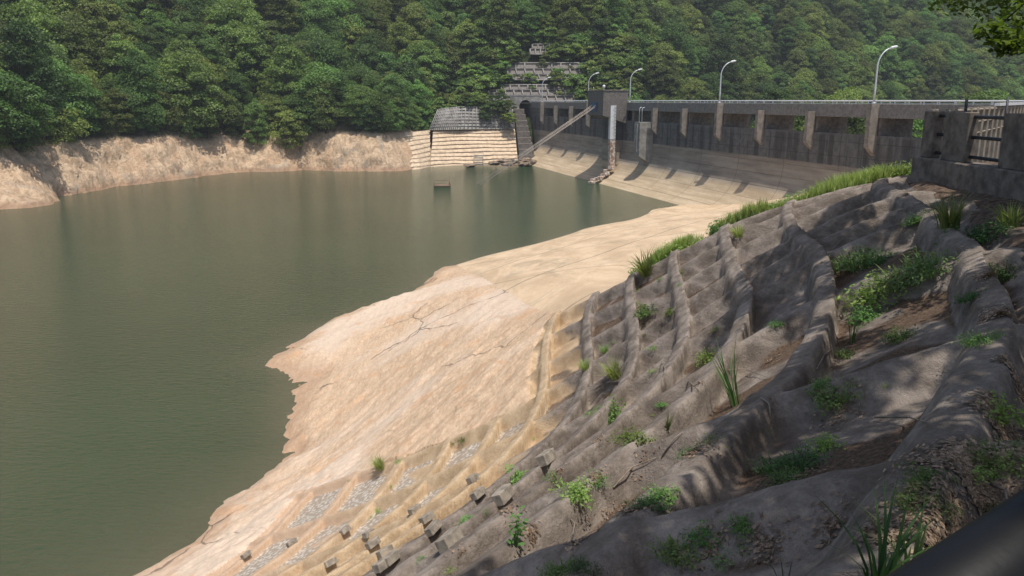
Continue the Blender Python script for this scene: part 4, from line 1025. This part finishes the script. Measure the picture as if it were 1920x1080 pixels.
PL = [  # kind, base pixel, width in pixels, label
 ('L',1330,676,46,'bright green leafy weed in a sunlit cell near the middle of the lattice'),
 ('L',1212,592,38,'round bright weed in an upper left lattice cell, largest of those by the ridge'),
 ('L',1257,592,22,'small green weed tucked under a dark rib right of the round bright weed'),
 ('T',1212,514,34,'grass tuft on the ridge line in front of the tan apron'),
 ('S',1275,512,16,'tiny green weed high on the lattice just below the ridge line'),
 ('S',1238,524,12,0),('S',1196,545,12,0),('S',1192,570,11,0),('S',1224,660,18,0),('S',1209,626,9,0),('S',1152,645,9,0),('S',1275,535,12,0),('S',1222,784,8,0),('S',1047,622,5,0),('S',1000,822,8,0),('S',1340,628,16,0),
 ('T',1134,662,14,'pale small grass tuft between the two long dark ribs'),
 ('T',1155,706,30,'bright grass tuft with upright blades left of centre of the lattice'),
 ('T',1099,692,18,'pale grass tuft at the edge of the tan part of the lattice'),
 ('T',1385,448,20,'grass tuft on the pale berm at the top of the lattice'),
 ('S',1222,704,18,'small round weed right of the bright upright grass tuft'),
 ('S',1147,742,12,'single small green weed above the wide leafy weed patch'),
 ('L',1145,784,56,'wide leafy weed patch on the left grey part of the lattice'),
 ('L',1184,828,58,'large bright weed patch in the middle of the grey lattice'),
 ('L',1240,764,17,'small bright weed beside the dead leaves above the reed tuft'),
 ('R',1250,806,26,'upright thin reed tuft right of the large bright weed patch'),
 ('R',1380,760,60,'large spreading grey green reed tuft right of centre'),
 ('S',1295,848,46,'sparse yellow green weed growing through dead leaves, left half'),
 ('S',1338,828,40,'sparse yellow green weed growing through dead leaves, right half'),
 ('L',967,900,42,'green weed patch next to the concrete anchor blocks on the tan grey border'),
 ('S',1034,896,30,'narrow weed and rusty leaves below the small concrete block'),
 ('L',1078,928,60,'light green weed mat with dead leaves, lower middle'),
 ('S',1120,905,40,'thin weeds among dead leaves right of the light green mat'),
 ('D',1215,948,60,'dark bushy weed at the shade edge, left half'),('L',1242,932,52,'bushy weed with broad leaves at the shade edge, right half'),
 ('P',966,1024,26,'single young upright plant with broad leaves in the lower middle'),
 ('D',1050,1076,70,'dark grass clump at the bottom edge left of the shaded weeds'),
 ('D',1095,1070,50,'low dark weed at the bottom edge beside the dark grass clump'),
 ('D',1275,1040,80,'long dark green weed mound in the shade near the bottom'),('L',1320,1010,54,'leafy weed at the top of the long shaded mound'),
 ('L',1395,985,50,'tall leafy weed in the shade near the bottom middle'),('S',1360,1055,50,'yellow green weed among leaves at the bottom middle'),('S',1398,1030,30,'small weed below the tall leafy weed'),
 ('T',716,880,22,'green tuft on the orange rock patch left'),('S',748,866,15,'small tuft just right of the tuft on the orange rock patch'),('S',867,826,20,'small weed at the top edge of the tan lattice'),('S',849,836,12,'tiny weed just left of the weed on the tan lattice edge'),
 ('S',732,914,10,0),('S',711,960,16,0),('S',694,970,10,0),('S',655,902,9,0),
 ('L',875,975,24,'small green weed between the anchor blocks'),('S',908,958,14,'tiny weed right of the small green weed between the blocks'),
 ('S',789,1050,22,'small weed at the bottom of the tan lattice'),('S',839,1068,22,'round weed right of the small weed at the bottom of the tan lattice'),
 ('D',1590,668,44,'dark weed below the reed in the shaded right middle'),('R',1597,645,30,'thin pale reed standing in the shaded right middle'),
 ('D',1692,634,60,'low shaded weed row right of the thin pale reed'),('D',1563,752,80,'shaded weed cluster in a cell above the long dark ribs'),('D',1542,720,30,'small upright weed at the left of the shaded weed cluster'),
 ('S',1660,726,16,'tiny shaded weed on the bare dark concrete'),
 ('D',1455,878,70,'left part of the large shaded weed patch'),('D',1510,872,80,'middle part of the large shaded weed patch'),('L',1548,842,60,'lighter leafy right end of the large shaded weed patch'),('D',1480,900,60,'front edge of the large shaded weed patch'),
 ('D',1610,500,90,'dark green weed mat on the shaded upper cell floor, left'),('D',1650,490,50,'dark green weed mat on the shaded upper cell floor, right'),
 ('L',1640,560,80,'brightest weed mat in the shaded upper right of the lattice'),('D',1690,530,80,'dark weed mat beside the brightest one, upper right'),('L',1625,600,60,'light green weed hanging below the brightest mat'),
 ('D',1740,505,80,'dark weeds at the upper right rib'),('D',1720,418,50,'dark weed row under the parapet'),('T',1778,425,50,'pale grass tuft below the parapet'),
 ('D',1845,450,100,'large dark grass bank below the parapet'),('T',1897,425,40,'pale grass at the right edge below the parapet'),('D',1825,560,50,'broad leafed dark weed on the soil at the right'),
 ('D',1455,610,24,'small weed on a shaded cell floor near the centre'),('D',1885,520,80,'dark undergrowth at the right edge of the soil'),
 ('L',1735,905,70,'leafy weed on the leaf litter, lower right'),('D',1725,950,90,'dark weed below the leafy weed, lower right'),('L',1850,895,60,'bright weed among dead leaves, lower right'),
 ('L',1872,780,80,'bright grassy weed on the leaf litter at the right edge'),('D',1890,870,100,'dark weeds at the right edge of the leaf litter'),('D',1840,640,60,'dark weed by the bare mound at the right'),('D',1880,960,60,'dark weed just above the black handrail'),
]
SMALL = 'tiny green weed sprouting from a joint of the lattice slope'
for kd, x, y, wpx, lb in PL:
    p, s_ = hit(x, y); base = {'L': 1.0, 'S': 1.0, 'T': .75, 'R': .9, 'D': 1.0, 'P': .5}[kd]; sc = wpx*s_/F/base*1.38
    me = random.choice(PM[kd]); o = link(bpy.data.objects.new(NMS[kd], me)); o.location = p-Vector((0, 0, .02))
    nrm = gnormal(p, .3); q = Vector((0, 0, 1)).rotation_difference((nrm*.6+Vector((0, 0, .6))).normalized())
    o.rotation_mode = 'QUATERNION'; o.rotation_quaternion = q @ __import__('mathutils').Quaternion((0, 0, 1), random.uniform(0, 6.28)); o.scale = (sc, sc, sc*(1.0 if kd != 'D' else .8))
    tag(o, lb or SMALL, 'weed' if kd != 'T' else 'grass tuft', 'weeds on the lattice slope')
# big blurred reed right in front
for (x, y, sc, lb) in ((1645, 1120, .40, 'tall green reed clump close by at the bottom right'), (1468, 1112, .20, 'single reed blade clump at the bottom edge'), (1700, 1110, .36, 'reed clump bending right beside the black handrail')):
    p, s_ = hit(x, y); o = link(bpy.data.objects.new('reed_clump', mk('reed_clump', blades(22 if sc > .3 else 4, .12, 1.15, .045, .55, int(x)), M['leaf_dim']))); o.location = p; o.scale = (sc,)*3; tag(o, lb, 'reed')
# anchor blocks
import bmesh
def block(w_, l_):
    m = MB(); m.box((0, 0, 0), (l_, w_, w_), 0, .008); o = m.build('anchor_block', M['block']); me = o.data; bpy.data.objects.remove(o); return me
M['block'] = simple('block_concrete', (.36, .31, .25), .9, 0, .3, 9)
bm_small = block(.125, .28); bm_big = block(.165, .34)
for i, (x, y, big) in enumerate([(456,1045,0),(542,1022,0),(642,1001,0),(686,1008,0),(693,1030,0),(715,1045,0),(613,1067,0),(708,1072,0),(772,961,0),(794,980,0),(805,1003,0),(724,1060,0),(881,904,0),(890,934,0),(936,941,1),(834,1027,1),(1018,870,1)]):
    p, s_ = hit(x, y+4); o = link(bpy.data.objects.new('anchor_block', bm_big if big else bm_small)); nrm = gnormal(p, .8)
    fall = Vector((-.50, -.86, 0)); o.location = p-fall*.10+Vector((0, 0, .07))
    o.rotation_euler = (R(random.uniform(22, 34)), R(random.uniform(-4, 6)), math.atan2(fall.y, fall.x)+R(random.uniform(-8, 8)))
    tag(o, {14: 'larger concrete anchor block on the border of tan and grey, beside the leaf litter', 15: 'largest concrete anchor block, at the lower middle of the picture', 16: 'concrete anchor block highest on the lattice, beside a weed'}.get(i, 'small square concrete anchor block jutting out of the tan lattice'), 'anchor block', 'concrete anchor blocks')
# dead leaves
def litter(name, spots, label, seed, nper=110):
    r = np.random.default_rng(seed); C = []; Nn = []
    for (x, y, rx, ry, k_) in spots:
        if k_ == 0: continue
        p0, s0 = hit(x, y, 40); R_ = rx*s0/F
        for i in range(int(nper*k_)):
            a = r.uniform(0, 6.28); q = R_*abs(r.normal())*.6; xx, yy = p0[0]+math.cos(a)*q, p0[1]+math.sin(a)*q
            g_n = gnormal((xx, yy), .12)
            if g_n.z < .55: continue
            C.append(Vector((xx, yy, float(Hn(xx, yy))+.012+r.uniform(0, .015)))); Nn.append(g_n+Vector(r.normal(size=3)*.18))
    C = np.array([c[:] for c in C]); Nn = np.array([n_.normalized()[:] for n_ in Nn])
    V = leaf_quads(C, Nn, r.uniform(.022, .05, len(C)), .5, r); o = np_mesh(name, V, np.arange(len(V)).reshape(-1, 4), M['litterm']); tag(o, label, 'leaf litter', None, 'stuff')
litter('dead_leaves', [(1880,800,60,60,5),(1800,870,80,60,5),(1860,940,60,50,4),(1790,990,90,40,4),(1880,590,50,50,3),(1850,520,50,40,2),(1680,1000,60,50,2),(1900,700,30,40,2),(1780,1060,60,30,3),(1905,870,30,40,2)], 'brown dead leaves scattered over the soil at the right', 1, 420)
litter('dead_leaves', [(1300,850,50,22,3),(1120,905,48,26,3),(1190,750,26,9,1.2),(1210,870,30,8,.6),(1125,825,28,10,1.2),(950,955,30,18,1.6),(1000,1015,40,28,2.2),(1080,1020,30,12,.8),(1180,960,50,14,1),(1050,885,25,10,1),(1310,720,24,9,.8),(1440,680,26,9,.9),(1485,900,70,30,1.5),(1430,1030,40,20,1.5),(1170,690,0,0,0),(1330,1040,60,20,1.3),(1560,1000,60,20,1.5),(1580,770,50,20,1),(1165,622,14,7,.5),(1290,520,14,6,.4),(870,1060,30,14,.8),(1560,690,60,12,.6),(1225,702,20,8,.4)],
       'brown dead leaves gathered on the lattice cell floors', 2, 90)
# dry twigs
for (pts, lb) in (([(1365,700),(1400,705),(1440,712)], 'curved pale dry twig above the large reed tuft'), ([(1425,752),(1440,775),(1446,805)], 'bent pale twig on the sunlit concrete near the shade edge'), ([(1240,685),(1247,700),(1242,712)], 'small hooked twig near the centre'),
                  ([(1290,720),(1300,735),(1310,742)], 'short dark twig lying near the centre'), ([(1530,700),(1545,680),(1560,660)], 'thin pale twig pair leaning in the shaded middle'), ([(1070,980),(1078,1000),(1072,1020),(1090,1030)], 'branching dry twig at the lower middle'),
                  ([(1640,790),(1700,800),(1740,805)], 'long thin pale stalk across the dark concrete'), ([(1855,925),(1880,950),(1890,975)], 'pale forked twig above the handrail'), ([(1660,700),(1560,470),(1600,440)][1:], 'dark fallen branch on the upper shaded cell'),
                  ([(1240,872),(1262,842),(1280,820)], 'long dry stalk crossing ribs left of the sparse weeds'), ([(1150,920),(1185,890),(1230,872)], 'dry stalk lying along a rib below the sparse weeds')):
    P_ = [hit(x, y)[0]+Vector((0, 0, .03+.05*(i == 1))) for i, (x, y) in enumerate(pts)]; m = MB(); m.tube(P_, [.008]*(len(P_)-1)+[.003], 5); tag(m.build('dry_twig', M['twig']), lb, 'twig', 'dry twigs on the lattice')

# grass along the berm
def strip(name, line, n, w_, h, seed, m, label, wd=.02):
    r = np.random.default_rng(seed); line = np.array(line, float); V = []; Q = []; n0 = 0
    Lc = np.r_[0, np.cumsum(np.hypot(*np.diff(line[:, :2], axis=0).T))]
    bv, bq = blades(7, .09, 1.0, wd/h, .5, seed)
    for i in range(n):
        t = r.uniform(0, Lc[-1]); x = np.interp(t, Lc, line[:, 0]); y = np.interp(t, Lc, line[:, 1]); ww = np.interp(t, Lc, line[:, 2])
        x += r.uniform(-1, 1)*ww; y += r.uniform(-1, 1)*ww
        if vnoise(x*1.1, y*1.1, 400)+.5*vnoise(x*3.3, y*3.3, 402) < -.12: continue
        z = float(Hn(x, y)); a = r.uniform(0, 6.28); s_ = h*r.uniform(.5, 1.2)*(1+.8*float(vnoise(x*.8, y*.8, 401))); c_, s2 = math.cos(a), math.sin(a)
        v = bv*s_; v = np.c_[v[:, 0]*c_-v[:, 1]*s2+x, v[:, 0]*s2+v[:, 1]*c_+y, v[:, 2]+z-.02]; V.append(v); Q.append(bq+n0); n0 += len(v)
    o = np_mesh(name, np.concatenate(V), np.concatenate(Q), m); tag(o, label, 'grass', None, 'stuff'); return o
bl = [(4.5, 26.9, .35), (5.6, 26.6, .5), (6.9, 26.0, .6), (8.3, 25.6, .8), (9.6, 25.2, .9), (11.2, 24.8, 1.0), (12.4, 24.0, .9)]
strip('berm_grass', bl, 6500, 1, .45, 5, M['grass'], 'bright green grass and weeds along the sunlit berm above the lattice', .022)
lv_ = []
for i in range(48):
    q = random.random()*6; i0 = int(q); f_ = q-i0; i1 = min(i0+1, 6); x = bl[i0][0]*(1-f_)+bl[i1][0]*f_+random.uniform(-.6, .6); y = bl[i0][1]*(1-f_)+bl[i1][1]*f_+random.uniform(-.5, .5)
    o = link(bpy.data.objects.new('leafy_weed', random.choice(PM['L']+PM['S']))); o.location = (x, y, float(Hn(x, y))-.03); s_ = random.uniform(.6, 1.3); o.scale = (s_, s_, s_*1.1); o.rotation_euler = (0, 0, random.uniform(0, 6)); tag(o, 'bright leafy weed in the sunlit grass on the berm', 'weed', 'leafy weeds in the berm grass')

# ================================================================== TREES OVERHEAD (cast the dappled shade on the slope)
SHD = [(1712,200),(1690,318),(1600,356),(1480,425),(1410,470),(1370,520),(1310,575),(1400,640),(1345,715),(1330,760),(1400,830),(1250,868),(1180,945),(1100,1000),(860,1090),(860,1500),(2600,1500),(2600,200)]
def inpoly(x, y, P_):
    c = False; j = len(P_)-1
    for i in range(len(P_)):
        if (P_[i][1] > y) != (P_[j][1] > y) and x < (P_[j][0]-P_[i][0])*(y-P_[i][1])/(P_[j][1]-P_[i][1])+P_[i][0]: c = not c
        j = i
    return c
TR = [((13.6, 8.5), 0), ((18.5, 19.5), 1), ((4.5, -4.5), 2)]
CL = [[], [], []]
sr = np.random.default_rng(77)
for i in range(2600):
    x, y = sr.uniform(-4, 17), sr.uniform(-4, 21.5)
    z = float(Hn(x, y)); px, py, dep = [float(v) for v in project(x, y, z)]
    if y > 1 and not inpoly(px-30-400/max(dep, 3), py-250/max(dep, 3), SHD): continue
    if y <= 1 and x < .5: continue
    if vnoise(x*.55, y*.55, 500) < -.25: continue
    zc = sr.uniform(18.6, 21.5)+max(0, y-12)*.12; k_ = (zc-z)/SUN.z; c = np.array((x+SUN.x*k_, y+SUN.y*k_, zc))
    rad = sr.uniform(.55, .95)
    if any(np.linalg.norm(c-q[0]) < (rad+q[1])*.66 for L_ in CL for q in L_): continue
    ti = int(np.argmin([math.hypot(c[0]-t[0][0], c[1]-t[0][1]) for t in TR])); CL[ti].append((c, rad))
VP_ = [at_s(a, b, c_) for a, b, c_ in ((1905,52,9),(1885,78,9),(1862,58,9),(1900,90,9),(1925,70,8.6))]
for L_ in CL:
    L_[:] = [q for q in L_ if min(math.hypot(q[0][0]-v[0]-SUN.x*(q[0][2]-v[2])/SUN.z, q[0][1]-v[1]-SUN.y*(q[0][2]-v[2])/SUN.z) for v in VP_) > q[1]+.1]
print('CLUMPS', [len(q) for q in CL])
VIS = [(1905,52,9,.34),(1885,78,9,.26),(1862,58,9,.22),(1900,90,9,.2),(1925,70,8.6,.35)], [(1800,-6,10,.45),(1850,0,10,.5),(1900,10,9.6,.5),(1770,-14,10.4,.35),(1930,25,9,.4)]
for ti, ((tx_, ty_), _) in enumerate(TR):
    r = np.random.default_rng(600+ti); z0 = float(Hn(tx_, ty_)); root = tag(empty('shade_tree', (tx_, ty_, z0)), ['broad leafy tree standing right of the parapet, shading the lattice slope', 'leafy tree beyond the parapet at the right, shading the road', 'leafy tree behind the viewpoint, shading the near slope'][ti], 'tree')
    mb = MB(); tp = [Vector((tx_, ty_, z0-.3)), Vector((tx_-.1, ty_+.1, z0+2)), Vector((tx_-.3, ty_, z0+4.2)), Vector((tx_-.5, ty_+.2, z0+6.5)), Vector((tx_-.4, ty_+.1, z0+8.8))]
    mb.tube(tp, [.34, .27, .22, .17, .07], 10); reparent(mb.build('trunk', M['bark']), root)
    V = []; ml = MB()
    lst = list(CL[ti])
    if ti == 0: lst += [(at_s(a, b, c_), d_) for a, b, c_, d_ in VIS[0]+VIS[1]]
    for (c, rad) in lst:
        n_ = int(520*rad**2/.5) if rad > .5 else 150
        d = r.normal(size=(n_, 3)); d /= np.linalg.norm(d, axis=1)[:, None]; P = c+d*np.array((1, 1, .5))*rad*(r.uniform(.05, 1, n_)**.5)[:, None]
        N = r.normal(size=(n_, 3))*.5+np.array((0, 0, .9)); N /= np.linalg.norm(N, axis=1)[:, None]
        V.append(leaf_quads(P, N, r.uniform(.7, 1.3, n_)*(.15 if rad > .5 else .085), .6, r))
        b = tp[2+int(r.integers(0, 3))]; cv = Vector(c); mid = b.lerp(cv, .55)+Vector((0, 0, .5 if rad > .5 else 1.6)); ml.tube([b, b.lerp(mid, .5)+Vector((0, 0, .25)), mid, cv], [.06, .045, .03, .008], 5)
    V = np.concatenate(V); reparent(np_mesh('crown', V, np.arange(len(V)).reshape(-1, 4), M['leaf_near']), root)
    reparent(ml.build('branches', M['bark']), root)

# ================================================================== HAZE
hm = bpy.data.materials.new('haze'); hm.use_nodes = True; t_ = hm.node_tree; t_.nodes.clear()
ov = t_.nodes.new('ShaderNodeOutputMaterial'); pv = t_.nodes.new('ShaderNodeVolumePrincipled'); pv.inputs['Color'].default_value = (.86, .92, 1, 1); pv.inputs['Density'].default_value = .00032; pv.inputs['Anisotropy'].default_value = .2
t_.links.new(pv.outputs[0], ov.inputs['Volume'])
mb = MB(); mb.box((115, 205, 120), (650, 480, 264)); hz = mb.build('haze', hm); hz['kind'] = 'stuff'
